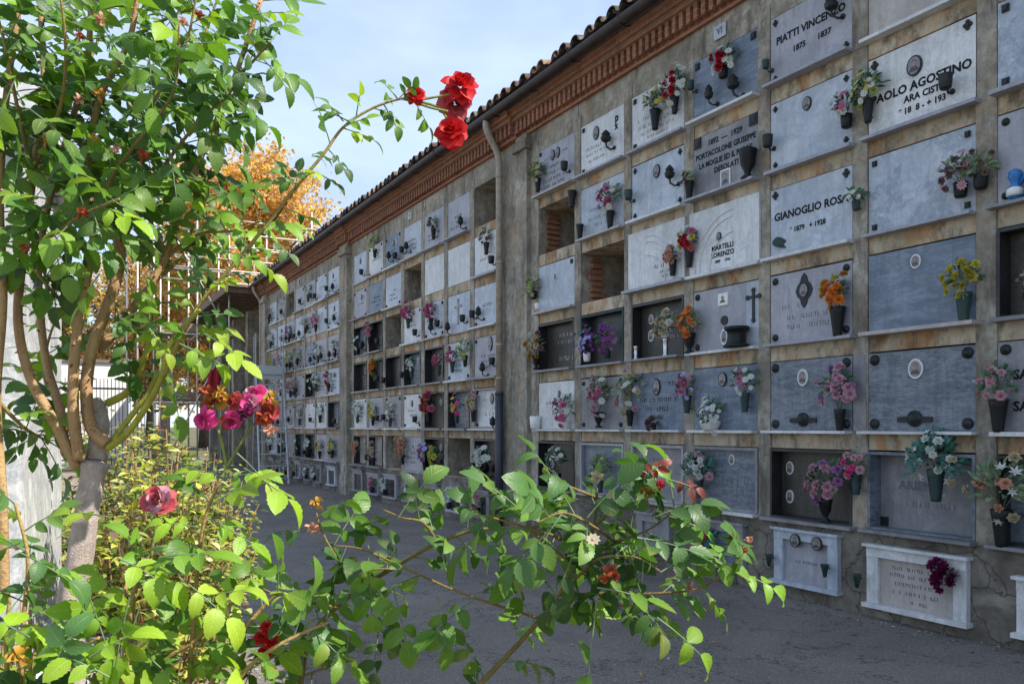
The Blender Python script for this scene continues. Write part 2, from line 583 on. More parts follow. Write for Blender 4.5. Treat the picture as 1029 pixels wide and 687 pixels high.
for bay, (y0, p) in enumerate(BAYS):
    for c in range(8):
        yc = y0 + p * c
        a0 = yc - (PIER / 2 if c else 0); a1 = yc + (PIER / 2 if c < 7 else 0)
        if c == 0: a0, a1 = yc, yc + PIER * .6
        if c == 7: a0, a1 = yc - PIER * .6, yc
        z = ROWZ[0] - .02
        while z < 4.98:                               # short lengths, each a touch out of line
            z1 = min(4.98, z + .722)
            j = rnd.uniform(-.004, .004)
            b.box(WX + j, WX + DEP, a0 + rnd.uniform(-.004, .004), a1 + rnd.uniform(-.004, .004), z, z1)
            z = z1
bw = wbuild(b, 'pier', M['concrete'])
b = MB()
for bay, (y0, p) in enumerate(BAYS):
    for c in range(7):
        ya = y0 + p * c + (PIER / 2 if c else PIER * .6) - .002
        yb = y0 + p * (c + 1) - (PIER / 2 if c < 6 else PIER * .6) + .002
        for i, z in enumerate(ROWZ):
            lo = z - (.722 - OPH) if i else z - .02
            j = rnd.uniform(.006, .016)
            if i == 6: continue
            b.box(WX + j, WX + DEP - .01, ya, yb, lo + rnd.uniform(-.006, .004), z - .001)
wbuild(b, 'lintel', M['lintel'])
b = MB()                                              # top band, wall strips beside pilasters, back and ends
for y0, p in BAYS:
    for c in range(7):
        b.box(WX + .006 + rnd.uniform(0, .008), WX + DEP, y0 + p * c + .003, y0 + p * (c + 1) - .003, 4.84, 5.14)
for a, c_ in ((8.551, 9.419), (15.671, 16.499), (-4, 2.019), (23.011, 23.9)):
    b.box(WX + .003, WX + DEP, a, c_, .0, 5.14)
b.box(WX + DEP + .002, WX + 2.2, -4, 23.9, 0, 5.14)
wbuild(b, 'wall', M['concrete'])
b = MB()
for a, c_ in ((2.02, 8.55), (9.42, 15.67), (16.5, 23.01)):
    b.box(WX - .012, WX + DEP, a, c_, -.2, ROWZ[0] - .021)
wbuild(b, 'plinth', M['plinth'])
for ya, yb, pr in ((8.67, 8.95, .06), (15.78, 16.2, .10), (23.12, 23.6, .10), (1.45, 1.95, .09)):
    b = MB(); b.box(WX - pr, WX + .02, ya, yb, 0, 4.86); b.box(WX - pr - .02, WX + .02, ya - .015, yb + .015, 0, .42)
    wbuild(b, 'pilaster', M['concrete'])
    b = MB(); b.box(WX - pr - .045, WX + .02, ya - .04, yb + .03, 4.93, 5.05); b.box(WX - pr + .0, WX + .02, ya - .0, yb, 4.861, 4.929); b.box(WX - pr + .0, WX + .02, ya - .0, yb, 5.051, 5.128)
    wbuild(b, 'capital', M['concrete'])


# brick cornice, breaking forward over the pilasters
def cornice(y0, y1, e=0):
    b.box(WX - .03 - e, WX + .4, y0, y1, 5.13, 5.165)
    b.box(WX - .025 - e, WX + .4, y0, y1, 5.165, 5.335)
    n = int((y1 - y0) / .1)
    for i in range(n):
        yy = y0 + (i + .5) * (y1 - y0) / n
        b.box(WX - .09 - e, WX - .02 - e, yy - .026, yy + .026, 5.175 + rnd.uniform(0, .006), 5.333)
    b.box(WX - .125 - e, WX + .4, y0, y1, 5.335, 5.362)
    b.box(WX - .110 - e, WX + .4, y0, y1, 5.362, 5.395)
    b.box(WX - .155 - e, WX + .4, y0, y1, 5.395, 5.455)
    b.box(WX - .185 - e, WX + .4, y0, y1, 5.455, 5.482)


b = MB()
cornice(-4, 1.39)
for (a, c_), (d, e_) in zip(((2.01, 8.92), (9.50, 15.72), (16.36, 23.06)), ((1.391, 2.009), (8.921, 9.499), (15.721, 16.359))):
    cornice(a, c_)
    cornice(d, e_, .05)
cornice(23.061, 23.9, .04)
wbuild(b, 'cornice', M['brick'])
b = MB()                                              # half-round gutter
pts = []
n = 10
prof = [(WX - .285 + .07 * math.cos(math.pi + math.pi * k / n), 5.515 + .075 * math.sin(math.pi + math.pi * k / n)) for k in range(n + 1)]
inn = [(WX - .285 + .06 * math.cos(math.pi + math.pi * k / n), 5.518 + .065 * math.sin(math.pi + math.pi * k / n)) for k in range(n + 1)]
loop = prof + inn[::-1]
ys = [-4 + i * .93 for i in range(31)]
vs = [(x, y, z + .004 * math.sin(y * 1.3)) for y in ys for x, z in loop]
L = len(loop)
b.add(vs, [(i * L + k, i * L + (k + 1) % L, (i + 1) * L + (k + 1) % L, (i + 1) * L + k) for i in range(len(ys) - 1) for k in range(L)])
for y in [-3.5 + .9 * i for i in range(31)]:
    b.tube([(WX - .20, y, 5.60), (WX - .285, y, 5.60), (WX - .362, y, 5.52), (WX - .33, y, 5.455), (WX - .285, y, 5.432), (WX - .18, y, 5.46)], .007, 5)
wbuild(b, 'gutter', M['gutter_metal'], True)
# coppi tiles
b = MB()
y = -4.0
slope = R(19)
while y < 23.9:
    for row in range(6):
        k = rnd.uniform(.55, 1.25)
        base = rnd.choice([(.20, .12, .09), (.13, .09, .07), (.17, .14, .12), (.26, .17, .13), (.08, .065, .06)])
        b.col = tuple(v_ * k for v_ in base)
        L0 = row * .36 - .02 + rnd.uniform(-.025, .025); L1 = L0 + .44
        yy = y + rnd.uniform(-.015, .015)
        tilt = rnd.uniform(-.02, .02)
        for (cy, rr, sg) in ((yy, .082, 1), (yy + .11, .078, -1)):
            vs = []; ns = 8
            for (LL, rk, dz) in ((L0, 1.0, .045), (L1, .82, .0)):
                for th in (1, .86):
                    for q in range(ns + 1):
                        a = math.pi * q / ns
                        r_ = rr * rk * th
                        X = WX - .275 + LL * math.cos(slope)
                        Zb = 5.585 + LL * math.sin(slope) + dz + (0 if sg > 0 else .035)
                        vs.append((X, cy + r_ * math.cos(a) + tilt * LL, Zb + sg * r_ * math.sin(a) * (1 if sg > 0 else .8)))
            m_ = ns + 1
            fs = []
            for q in range(ns):
                fs += [(q, q + 1, 2 * m_ + q + 1, 2 * m_ + q), (m_ + q, 3 * m_ + q, 3 * m_ + q + 1, m_ + q + 1), (q, m_ + q, m_ + q + 1, q + 1)]
            b.add(vs, fs)
    y += .225
b.col = (.2, .13, .1)
b.box(0, 2.6, -4, 23.9, -.06, -.01, M=Matrix.Translation((WX - .2, 0, 5.56)) @ Matrix.Rotation(-slope, 4, 'Y'))
for y in (-3.999, 23.86):
    b.box(WX, WX + 2.2, y, y + .04, 5.14, 5.5)
wbuild(b, 'roof', M['tile'])
# drainpipes
def drain(y, xo=.0):
    b = MB()
    x = WX - .075 + xo
    b.tube([(WX - .285, y - .02, 5.47), (WX - .285, y - .02, 5.36), (WX - .25, y - .02, 5.28), (x - .04, y, 5.10), (x - .01, y, 5.0), (x, y, 4.92), (x, y, 1.85)], .045, 12)
    for z in (4.75, 3.6, 2.5, 2.05):
        b.lathe([(.05, -.015), (.053, 0), (.05, .015)], 12, (x, y, z))
    wbuild(b, 'drainpipe', M['pipe_beige'], True)
    b = MB(); b.tube([(x, y, 1.86), (x, y, .0)], .056, 12); b.lathe([(.06, -.02), (.062, 0), (.058, .02)], 12, (x, y, 1.85))
    wbuild(b, 'drainpipe_foot', M['pipe_dark'], True)


drain(9.36)
drain(23.75)


def text_mb(items, depth=.0025):
    """items: (string, x, z, size, xscale) centred; written on the plane y=0 facing -y"""
    out = MB()
    for (s_, x, z, size, xs) in items:
        cu = bpy.data.curves.new('lettering', 'FONT')
        cu.body = s_; cu.size = size; cu.align_x = 'CENTER'; cu.align_y = 'CENTER'
        cu.extrude = 0; cu.resolution_u = 2; cu.offset = size * .034
        ob = bpy.data.objects.new('lettering_source', cu)
        me = bpy.data.meshes.new_from_object(ob)
        vs = [(v.co.x * xs + x, -depth, v.co.y + z) for v in me.vertices]
        out.add(vs, [tuple(p.vertices) for p in me.polygons])
        bpy.data.objects.remove(ob); bpy.data.curves.remove(cu); bpy.data.meshes.remove(me)
    return out


for (y, tx, z) in ((col_y(0, 3) + .05, 'VI', 4.99), (col_y(1, 3) + .1, 'V', 4.99), (col_y(2, 3) + .1, 'IV', 4.99)):
    b = MB(); b.box(-.075, .075, -.008, .0, -.062, .062)
    o = b.build('number_tile', M['pale_marble'], wall); o.location = (-.001, y - 12, z); o.rotation_euler = (0, 0, -math.pi / 2)
    q = text_mb([(tx, 0, 0, .085, 1)], .010).build('numeral', M['letter_faint'], o)

# ------------------------------------------------------------------ flowers
FM = {}


def flower_mesh(kind, colour):
    key = (kind, colour)
    if key in FM: return FM[key]
    r = random.Random(hash(kind) % 99 + len(colour))
    r = random.Random(len(kind) * 7 + len(colour))
    b = MB()
    Z = Vector((0, 0, 1))
    if kind == 'rose':
        for ring, (n, tilt, L, Wd) in enumerate(((3, .15, .5, .45), (4, .45, .72, .62), (5, .95, .95, .8), (6, 1.35, 1.05, .85))):
            for k in range(n):
                a = 2 * math.pi * k / n + ring * .6 + r.uniform(-.15, .15)
                out = Vector((math.cos(a), math.sin(a), 0))
                d = out * math.sin(tilt) + Z * math.cos(tilt)
                nrm = -out * math.cos(tilt) + Z * math.sin(tilt)
                b.blade(out * .06 - Z * .25 * (ring / 3), d, nrm, L, Wd, .35, -.55 + .9 * ring / 3, 4, tipw=1.5)
    elif kind == 'mum':
        for k in range(34):
            z = 1 - k / 34 * 1.25; a = k * 2.4
            rr = math.sqrt(max(0, 1 - z * z))
            d = Vector((math.cos(a) * rr, math.sin(a) * rr, z)) + Vector((r.uniform(-.2, .2), r.uniform(-.2, .2), r.uniform(-.2, .2)))
            b.blade(Vector((0, 0, 0)), d, Z.cross(d) + Z * .2 if d.cross(Z).length > .1 else Vector((1, 0, 0)), .95, .42, .2, -.3, 3, tipw=1.2)
    elif kind == 'daisy':
        for k in range(9):
            a = 2 * math.pi * k / 9
            out = Vector((math.cos(a), math.sin(a), .25))
            b.blade(out * .1, out, Z, .95, .5, .15, .2, 3, tipw=1.1)
        b.lathe([(.12, 0), (.25, .06), (.22, .18), (.08, .22)], 8)
    elif kind == 'lily':
        for k in range(6):
            a = 2 * math.pi * k / 6
            out = Vector((math.cos(a), math.sin(a), 0))
            b.blade(Vector((0, 0, -.4)), out * .55 + Z, -out + Z * .5, 1.4, .45, .2, .7, 4)
    elif kind == 'bud':
        for k in range(5):
            a = 2 * math.pi * k / 5
            out = Vector((math.cos(a), math.sin(a), 0))
            b.blade(Vector((0, 0, -.4)) + out * .1, Z + out * .35, -out, 1.2, .6, .4, -.45, 4)
    elif kind == 'wilted':
        for k in range(16):
            a = r.uniform(0, 6.28); el = r.uniform(-.8, 1.2)
            d = Vector((math.cos(a) * math.cos(el), math.sin(a) * math.cos(el), math.sin(el)))
            b.blade(d * .1, d, d.orthogonal() + Vector((r.uniform(-1, 1), r.uniform(-1, 1), r.uniform(-1, 1))), r.uniform(.6, 1.1), r.uniform(.4, .8), r.uniform(-.6, .8), r.uniform(-1.6, 1.8), 4, tipw=r.choice([.8, 1.4]))
    FM[key] = b.mesh(kind + '_flower', PET[colour], True)
    return FM[key]


def put_flower(parent, pos, d, size, kind, colour, name='flower'):
    o = bpy.data.objects.new(name, flower_mesh(kind, colour))
    COL.objects.link(o)
    o.parent = parent
    o.location = pos
    q = Vector((0, 0, 1)).rotation_difference(Vector(d).normalized())
    e = (q.to_matrix() @ Matrix.Rotation(rnd.uniform(0, 6.28), 3, 'Z')).to_euler()
    o.rotation_euler = e
    o.scale = (size,) * 3
    return o


VASES = {
    'tall': [(.024, 0), (.026, .01), (.028, .03), (.040, .13), (.047, .165), (.044, .168), (.036, .12)],
    'urn': [(.040, 0), (.040, .012), (.018, .03), (.020, .045), (.042, .09), (.048, .15), (.057, .175), (.05, .178), (.04, .15)],
    'cup': [(.03, 0), (.038, .01), (.042, .05), (.045, .10), (.040, .102), (.036, .05)],
    'silver': [(.03, 0), (.034, .008), (.024, .02), (.026, .15), (.036, .17), (.03, .172)],
    'planter': [(.10, 0), (.10, .015), (.075, .03), (.068, .04), (.066, .10), (.072, .12), (.092, .13), (.094, .155), (.08, .157), (.06, .10)],
    'bowl': [(.06, 0), (.075, .01), (.10, .07), (.104, .09), (.095, .092), (.08, .05)],
}
VMAT = {'black': 'plastic_black', 'bronze': 'bronze', 'green': 'verdigris', 'silver': 'silver', 'white': 'ceramic_white', 'none': None}


def bouquet(bay, c, row, x, z, label, flowers, vase='tall', vm='black', spread=.085, height=.10, yoff=-.055, leaf='foliage_plastic',
            nleaf=34, fsize=.026, droop=0, vscale=1.0, name='flower_vase', cat='vase of flowers', detail=True, seed=None):
    """x,z in the plaque's own frame; flowers = [(kind, colour, count)]"""
    spread *= 1.22; fsize *= 1.16; height *= 1.1; nleaf = int(nleaf * 1.5)
    if nleaf > 5: flowers = [(k_, c_, int(n_ * 1.35 + .5)) for k_, c_, n_ in flowers]
    r = random.Random(seed if seed is not None else (bay * 97 + c * 13 + row * 7 + int(x * 100)))
    zs = (ROWZ[row - 1] if row > 0 else .12)
    o = empty(name, (WX + yoff, col_y(bay, c) - x, zs + z), -math.pi / 2, label, cat, 'flowers set along the burial wall')
    vh = VASES[vase][-2][1] * vscale
    if VMAT[vm]:
        v = MB(); v.lathe([(a * vscale, h * vscale) for a, h in VASES[vase]], 14 if detail else 8)
        if z > .04:                                   # bracket that carries it
            v.tube([(0, 0, vh * .35), (0.0, -yoff * .5, vh * .2), (0, -yoff * .98, vh * .3)], .006, 5)
        v.build('vase', M[VMAT[vm]], o, True)
    top = Vector((0, 0, vh * .9))
    lf = MB()
    cen = Vector((0, -.012, vh + height))
    for k in range(nleaf):
        a = r.uniform(0, 6.28); el = r.uniform(-.5, 1.3)
        d = Vector((math.cos(a) * math.cos(el), math.sin(a) * math.cos(el) * .8, math.sin(el)))
        p = cen + Vector((d.x * spread * 1.0, d.y * spread * .7, d.z * spread * .9 - abs(droop) * abs(d.x) * spread)) * r.uniform(.4, 1.0)
        if p.y > -yoff - .01: p.y = -yoff - .01
        lf.blade(p, d + Vector((0, 0, .3)), Vector((r.uniform(-1, 1), -1, r.uniform(0, 1))), r.uniform(.04, .075), r.uniform(.018, .03), .3, .6, 3)
    for k in range(5 if detail else 3):
        a = r.uniform(0, 6.28)
        e = cen + Vector((math.cos(a) * spread * .6, math.sin(a) * spread * .3, r.uniform(-.3, .5) * spread))
        lf.tube([top, (top + e) / 2 + Vector((r.uniform(-.01, .01), 0, .01)), e], .0025, 4)
    lf.build('leaves', M[leaf], o, True)
    tot = sum(n for _, _, n in flowers)
    i = 0
    for kind, colour, n in flowers:
        for k in range(n):
            t_ = (i + .5) / tot
            a = i * 2.39996 + r.uniform(-.3, .3)
            rr = math.sqrt(t_)
            px = math.cos(a) * rr * spread; pz = math.sin(a) * rr * spread * 1.05
            py = -.055 * math.sqrt(max(0, 1 - rr * rr)) - .012 + r.uniform(-.01, .01)
            px += r.uniform(-.3, .3) * spread; pz += r.uniform(-.3, .3) * spread
            pz -= droop * abs(px)
            d = Vector((px * 7, -1.0, pz * 7 + .35))
            put_flower(o, cen + Vector((px, py, pz)), d, fsize * r.uniform(.8, 1.2), kind, colour)
            i += 1
    return o


# ------------------------------------------------------------------ plaques
CELLW = .80
ROWN = {0: 'ground row', 1: 'lowest big row', 2: 'second row up', 3: 'third row up', 4: 'fourth row up', 5: 'fifth row up', 6: 'top row'}


def portrait(root, x, z, rx, rz, y, frame='white', kind='photo_sepia', rect=False):
    b = MB()
    if rect:
        b.box(x - rx, x + rx, y - .014, y, z - rz, z + rz)
    else:
        b.oval(x, z, rx, rz, y - .012, y)
    fr = b.build('portrait_frame', M[{'white': 'ceramic_white', 'dark': 'bronze', 'silver': 'silver'}[frame]], root)
    b = MB()
    if rect:
        b.box(x - rx * .8, x + rx * .8, y - .016, y - .0141, z - rz * .84, z + rz * .84)
    else:
        b.oval(x, z, rx * .8, rz * .84, y - .0145, y - .0121)
    b.build('portrait', M['photo_grey' if kind == 'photo_sepia' else 'ceramic_white'], fr)
    b = MB()                                          # a head and shoulders
    yy = y - .0165
    b.oval(x, z + rz * .18, rx * .30, rz * .30, yy - .001, yy, 1)
    b.oval(x, z + rz * .33, rx * .33, rz * .24, yy - .0005, yy, 0)
    b.plate([(x - rx * .62, z - rz * .55), (x + rx * .62, z - rz * .55), (x + rx * .45, z - rz * .22), (x + rx * .12, z - rz * .05), (x - rx * .12, z - rz * .05), (x - rx * .45, z - rz * .22)], yy - .0007, yy, 0)
    b.build('likeness', [M['photo_dark'], M['photo_sepia']], fr)
    return fr


def marks(root, lines, y, mat='letter_faint', seed=0):
    """worn lines of an inscription too small to read: (x centre, z, width, height)"""
    r = random.Random(seed)
    b = MB()
    for (x, z, w, h) in lines:
        p = x - w / 2
        while p < x + w / 2:
            wl = r.uniform(.25, .75) * h
            if r.random() < .8:
                q = r.random()
                if q < .4: b.box(p, p + wl * .3, y - .002, y, z - h / 2, z + h / 2)
                elif q < .7: b.box(p, p + wl, y - .002, y, z + h * .3, z + h / 2); b.box(p + wl * .35, p + wl * .6, y - .002, y, z - h / 2, z + h * .295)
                else: b.box(p, p + wl * .25, y - .002, y, z - h / 2, z + h / 2); b.box(p + wl * .27, p + wl, y - .002, y, z - h * .5, z - h * .3)
            p += wl + h * .28
    return b.build('lettering', M[mat], root)


def bolt(root, x, z, y, kind, s=.022):
    b = MB()
    if kind == 'diamond':
        for k in range(4):
            a = math.pi / 2 * k
            b.lathe([(s * .5, 0), (s * .5, .010), (s * .25, .014)], 8, M=Matrix.Translation((x + math.cos(a) * s * .55, y, z + math.sin(a) * s * .7)) @ Matrix.Rotation(math.pi / 2, 4, 'X'))
        b.lathe([(s * .45, 0), (s * .4, .018)], 8, M=Matrix.Translation((x, y, z)) @ Matrix.Rotation(math.pi / 2, 4, 'X'))
    elif kind == 'round':
        b.lathe([(s * 1.1, 0), (s * 1.15, .008), (s * .8, .016), (s * .55, .018), (s * .4, .026), (s * .15, .028)], 14, M=Matrix.Translation((x, y, z)) @ Matrix.Rotation(math.pi / 2, 4, 'X'))
    else:
        b.box(x - s, x + s, y - .012, y, z - s * 1.1, z + s * 1.1); b.box(x - s * .6, x + s * .6, y - .018, y - .012, z - s * .7, z + s * .7)
    b.build('bolt', M['bronze'], root, kind == 'round')


def plaque(bay, c, row, mat='pale_marble', label='', mode='flush', bolts=None, por=(), text=None, tmat='letter_dark', lines=None, lmat='letter_faint',
           sill=True, half=None, extra=None, w=CELLW, bs=.022, smat=None, seed=0, group='memorial plaques on the burial wall', h=OPH):
    p_ = BAYS[bay][1]
    w = w * p_ / .933 if bay else w
    o = empty('memorial_plaque', (WX, col_y(bay, c), ROWZ[row - 1]), -math.pi / 2, label, 'memorial plaque', group)
    x0, x1 = -w / 2, w / 2
    if mode == 'flush':
        y = .004; z0, z1 = .005, h - .012
        b = MB(); b.box(x0 + .004, x1 - .004, y, y + .03, z0, z1)
        b.build('slab', M[mat], o)
    elif mode == 'proud':
        y = -.022; z0, z1 = .002, h + .01
        x0 -= .03; x1 += .03
        b = MB(); b.box(x0, x1, y, y + .02, z0, z1)
        b.build('slab', M[mat], o)
    elif mode == 'recess':
        y = .12; z0, z1 = .005, h - .012
        b = MB(); b.box(x0 + .002, x1 - .002, y, y + .03, z0, z1)
        b.build('slab', M[mat], o)
        b = MB(); f_ = .022
        b.box(x0 + .001, x0 + f_, -.008, y - .001, z0, z1); b.box(x1 - f_, x1 - .001, -.008, y - .001, z0, z1)
        b.box(x0 + f_ + .001, x1 - f_ - .001, -.006, y - .001, z1 - f_, z1); b.box(x0 + f_ + .001, x1 - f_ - .001, -.006, y - .001, z0, z0 + .012)
        b.build('niche_lining', M[smat or 'black_marble'], o)
    elif mode == 'frame':
        y = .03; z0, z1 = .005, h - .012
        b = MB(); b.box(x0 + .002, x1 - .002, y, y + .03, z0, z1)
        b.build('slab', M[mat], o)
        b = MB(); f_ = .028
        b.box(x0 + .001, x0 + f_, -.012, y - .001, z0, z1); b.box(x1 - f_, x1 - .001, -.012, y - .001, z0, z1)
        b.box(x0 + f_ + .001, x1 - f_ - .001, -.010, y - .001, z1 - f_, z1); b.box(x0 + f_ + .001, x1 - f_ - .001, -.010, y - .001, z0, z0 + f_)
        b.build('border', M[smat or 'grey_marble'], o)
    if sill:
        sx0, sx1 = x0 - .045, x1 + .045
        b = MB()
        rr = random.Random(c * 31 + row * 7 + bay)
        d_ = -rr.uniform(.07, .10) if sill is True else sill
        sx0 += rr.uniform(0, .05); sx1 -= rr.uniform(0, .05)
        b.box(sx0, sx1, d_, y - .002 if y > 0 else .0, -rr.uniform(.018, .026), .0025)
        b.build('ledge', M['white_marble' if row == 2 else rr.choice(['lilac_marble', 'grey_marble', 'lilac_marble', 'tan_marble', 'white_marble', 'white_marble'])] if mode != 'recess' else M['grey_marble'], o)
    if half:
        b = MB(); b.box(half[0], half[1], -.10, .0, -.030, .0035); b.build('ledge', M['white_marble'], o)
    if bolts:
        kind, which = bolts if isinstance(bolts, tuple) else (bolts, 'abcd')
        for ch, (sx, sz) in zip('abcd', ((-1, 1), (1, 1), (-1, -1), (1, -1))):
            if ch in which:
                bolt(o, (x1 - .055) * sx, (z1 - .05) if sz > 0 else .055, y, kind, bs)
    for q in por:
        portrait(o, q[0], q[1], q[2], q[3], y, *(q[4:]))
    if text:
        tb = text_mb([(s_, x, z, sz, xs) for (s_, x, z, sz, xs) in text])
        t_ = tb.build('lettering', M[tmat], o); t_.location = (0, y, 0)
    if lines:
        marks(o, lines, y, lmat, seed + c * 7 + row)
    for e in (extra or ()):
        e(o, y)
    return o


# extras ----------------------------------------------------------------
def ex_holder(x, z, mat='bronze', s=1.0):
    def f(o, y):
        b = MB(); b.lathe([(a * s, h_ * s) for a, h_ in VASES['cup']], 12, (x, -.075, z))
        b.tube([(x, -.075, z + .02), (x, -.04, z - .02), (x, y, z)], .008 * s, 6)
        b.lathe([(.02, 0), (.02, .01)], 10, M=Matrix.Translation((x, y, z)) @ Matrix.Rotation(math.pi / 2, 4, 'X'))
        b.build('vase_holder', M[mat], o, True)
    return f


def ex_lamp(x, z, s=1.0, mat='bronze'):
    """bronze flame-shaped votive lamp on a curled bracket"""
    def f(o, y):
        b = MB()
        b.tube([(x + .05 * s, y, z - .05 * s), (x + .045 * s, y - .05, z - .07 * s), (x + .01 * s, y - .07, z - .04 * s), (x, y - .07, z)], .009 * s, 6)
        b.lathe([(.015, 0), (.04, .02), (.048, .05), (.034, .075), (.04, .09), (.02, .12), (.006, .135)], 9, (x, y - .07, z), sx=s, sy=s)
        b.lathe([(.022, 0), (.022, .012)], 10, M=Matrix.Translation((x + .05 * s, y, z - .05 * s)) @ Matrix.Rotation(math.pi / 2, 4, 'X'))
        b.build('votive_lamp', M[mat], o, False)
    return f


def ex_ornament(x, z, wd=.16, mat='bronze'):
    def f(o, y):
        b = MB()
        b.plate([(x - wd, z - .018), (x - wd * .4, z - .022), (x + wd * .4, z - .022), (x + wd, z - .018), (x + wd, z + .018), (x + wd * .4, z + .022), (x - wd * .4, z + .022), (x - wd, z + .018)], y - .012, y)
        b.lathe([(.058, 0), (.058, .012), (.04, .03), (.022, .05), (.01, .052)], 12, M=Matrix.Translation((x, y, z + .006)) @ Matrix.Rotation(math.pi / 2, 4, 'X'))
        b.build('lamp_bracket', M[mat], o)
    return f


def ex_cross(x, z, s=.09, mat='dark_metal', ch=.17):
    def f(o, y):
        b = MB(); w_ = .012
        b.box(x - w_, x + w_, y - .014, y, z - ch, z + s); b.box(x - s * .75, x - w_ - .001, y - .013, y, z + .02, z + .044); b.box(x + w_ + .001, x + s * .75, y - .013, y, z + .02, z + .044)
        for (px, pz) in ((x, z + s), (x - s * .75, z + .032), (x + s * .75, z + .032), (x, z - ch)):
            b.oval(px, pz, .02, .022, y - .016, y - .001, 0, 10)
        b.build('cross', M[mat], o)
    return f


def ex_panel(x0, x1, z0, z1, mat, name='panel', d=.004):
    def f(o, y):
        b = MB(); b.box(x0, x1, y - d, y - .0005, z0, z1); b.build(name, M[mat], o)
    return f


def ex_disc(x, z, r, mat='photo_grey'):
    def f(o, y):
        b = MB(); b.oval(x, z, r, r, y - .01, y); b.build('medallion', M[mat], o)
    return f


def ex_arch(flip=1):
    """relief arch running across a pair of slabs"""
    def f(o, y):
        b = MB()
        for rr in (.50, .44, .30):
            pts = []
            for k in range(19):
                a = math.pi * (.5 + flip * .5 * k / 18) if True else 0
                pts.append((-flip * -.0 + (.36 if flip > 0 else -.36) * 0 + rr * .95 * math.cos(a) * 1.0, y - .001, .02 + rr * math.sin(a)))
            pts = [(px + .36 * flip * .35, py, pz) for px, py, pz in pts if abs(px + .36 * flip * .35) < .39]
            b.tube(pts, .006, 5)
        b.build('relief', M['white_marble'], o, True)
    return f


# ---- near bay; columns counted from the near end: 0=G 1=A 2=B 3=C 4=D 5=E 6=F
G_, A_, B_, C_, D_, E_, F_ = range(7)
pl = plaque
N = 'near bay'
# column G (cut by the frame)
pl(0, G_, 6, 'pale_marble', 'pale plain plaque above the blue-veined one, topmost at the cut right edge', bolts='square')
pl(0, G_, 5, 'veined_marble', 'veined blue marble plaque with square bolts, half cut by the right edge of the photo', bolts='square', por=[(.10, .42, .045, .06, 'dark')])
pl(0, G_, 4, 'lilac_marble', 'plain lilac-grey plaque whose ledge carries small blue figures', bolts='round')
pl(0, G_, 3, 'brown_marble', 'dark recessed plaque marked 18 and TO, cut by the right edge', 'recess', text=[('18', -.20, .42, .10, .9), ('TO', -.25, .24, .11, .9)], tmat='gold_letter')
pl(0, G_, 2, 'grey_marble', 'grey plaque lettered SAM twice in black, cut by the right edge', text=[('SAM', -.22, .36, .085, 1), ('SAM', -.22, .16, .085, 1)], bolts=('round', 'a'), bs=.03)
pl(0, G_, 1, 'slate_marble', 'dark slate plaque with a round brass emblem beside peach roses', 'recess', extra=[ex_disc(-.17, .42, .055, 'gold_letter')], text=[('SP', -.2, .26, .09, 1)], tmat='letter_faint')
# column A
pl(0, A_, 6, 'tan_marble', 'plain tan plaque without writing, above the one reading PAOLO AGOSTINO')
pl(0, A_, 5, 'white_marble', 'white plaque reading PAOLO AGOSTINO with a large dark-rimmed oval portrait', bolts=('diamond', 'ab'), bs=.03,
   por=[(-.03, .40, .058, .072, 'dark')], text=[('PAOLO AGOSTINO', 0, .265, .087, .98), ('ARA CISTA', .04, .185, .066, .95), ('* 18  8 - + 193', .02, .105, .062, .95)], extra=[ex_holder(.24, .12)])
pl(0, A_, 4, 'veined_marble', 'pale blue marble plaque with heavy dark veins and no writing', bolts='square', bs=.018)
pl(0, A_, 3, 'blue_marble', 'streaky blue-grey plaque with one small white oval portrait high up', por=[(-.02, .47, .038, .05)], sill=-.12)
pl(0, A_, 2, 'slate_marble', 'dark slate plaque with a large white oval portrait, right of the pink roses', bolts='round', bs=.034, por=[(-.02, .44, .055, .07)], extra=[ex_ornament(-.03, .085, .13)], sill=-.09)
pl(0, A_, 1, 'grey_marble', 'grey plaque with faint name behind a cascade of white and green flowers', 'recess', smat='slate_marble', bolts=('square', 'cd'), bs=.03, text=[('ARIEN', -.1, .33, .085, 1.1)], tmat='letter_faint', lines=[(0, .2, .4, .04)])
# column B
pl(0, B_, 6, 'lilac_marble', 'grey-white plaque reading PIATTI VINCENZO', bolts='diamond', bs=.024, text=[('PIATTI VINCENZO', 0, .36, .086, .95), ('1875      1837', .02, .23, .066, 1)], extra=[ex_lamp(.26, .34, 1.1), ex_holder(-.38, .14, 'verdigris', .7)])
pl(0, B_, 5, 'pale_marble', 'pale blue blank plaque with one small dark oval portrait near its top', bolts='diamond', bs=.022, por=[(-.02, .46, .042, .056, 'dark')], extra=[ex_holder(-.36, .2)], half=None)
pl(0, B_, 4, 'pale_marble', 'pale plaque reading GIANOGLIO ROSA', bolts=('diamond', 'ab'), bs=.03, text=[('GIANOGLIO ROSA', 0, .335, .088, .97), ('* 1879   + 1928', -.02, .20, .058, .95)],
   extra=[lambda o, y: (lambda b: (b.blade(Vector((-.37, y - .01, .15)), Vector((1, -.1, -.4)), Vector((0, -1, .3)), .19, .085, .5, .4), b.blade(Vector((-.36, y - .01, .12)), Vector((1, -.1, -.1)), Vector((0, -1, .5)), .12, .06, .5, .4), b.build('bronze_leaf', M['verdigris'], o)))(MB())])
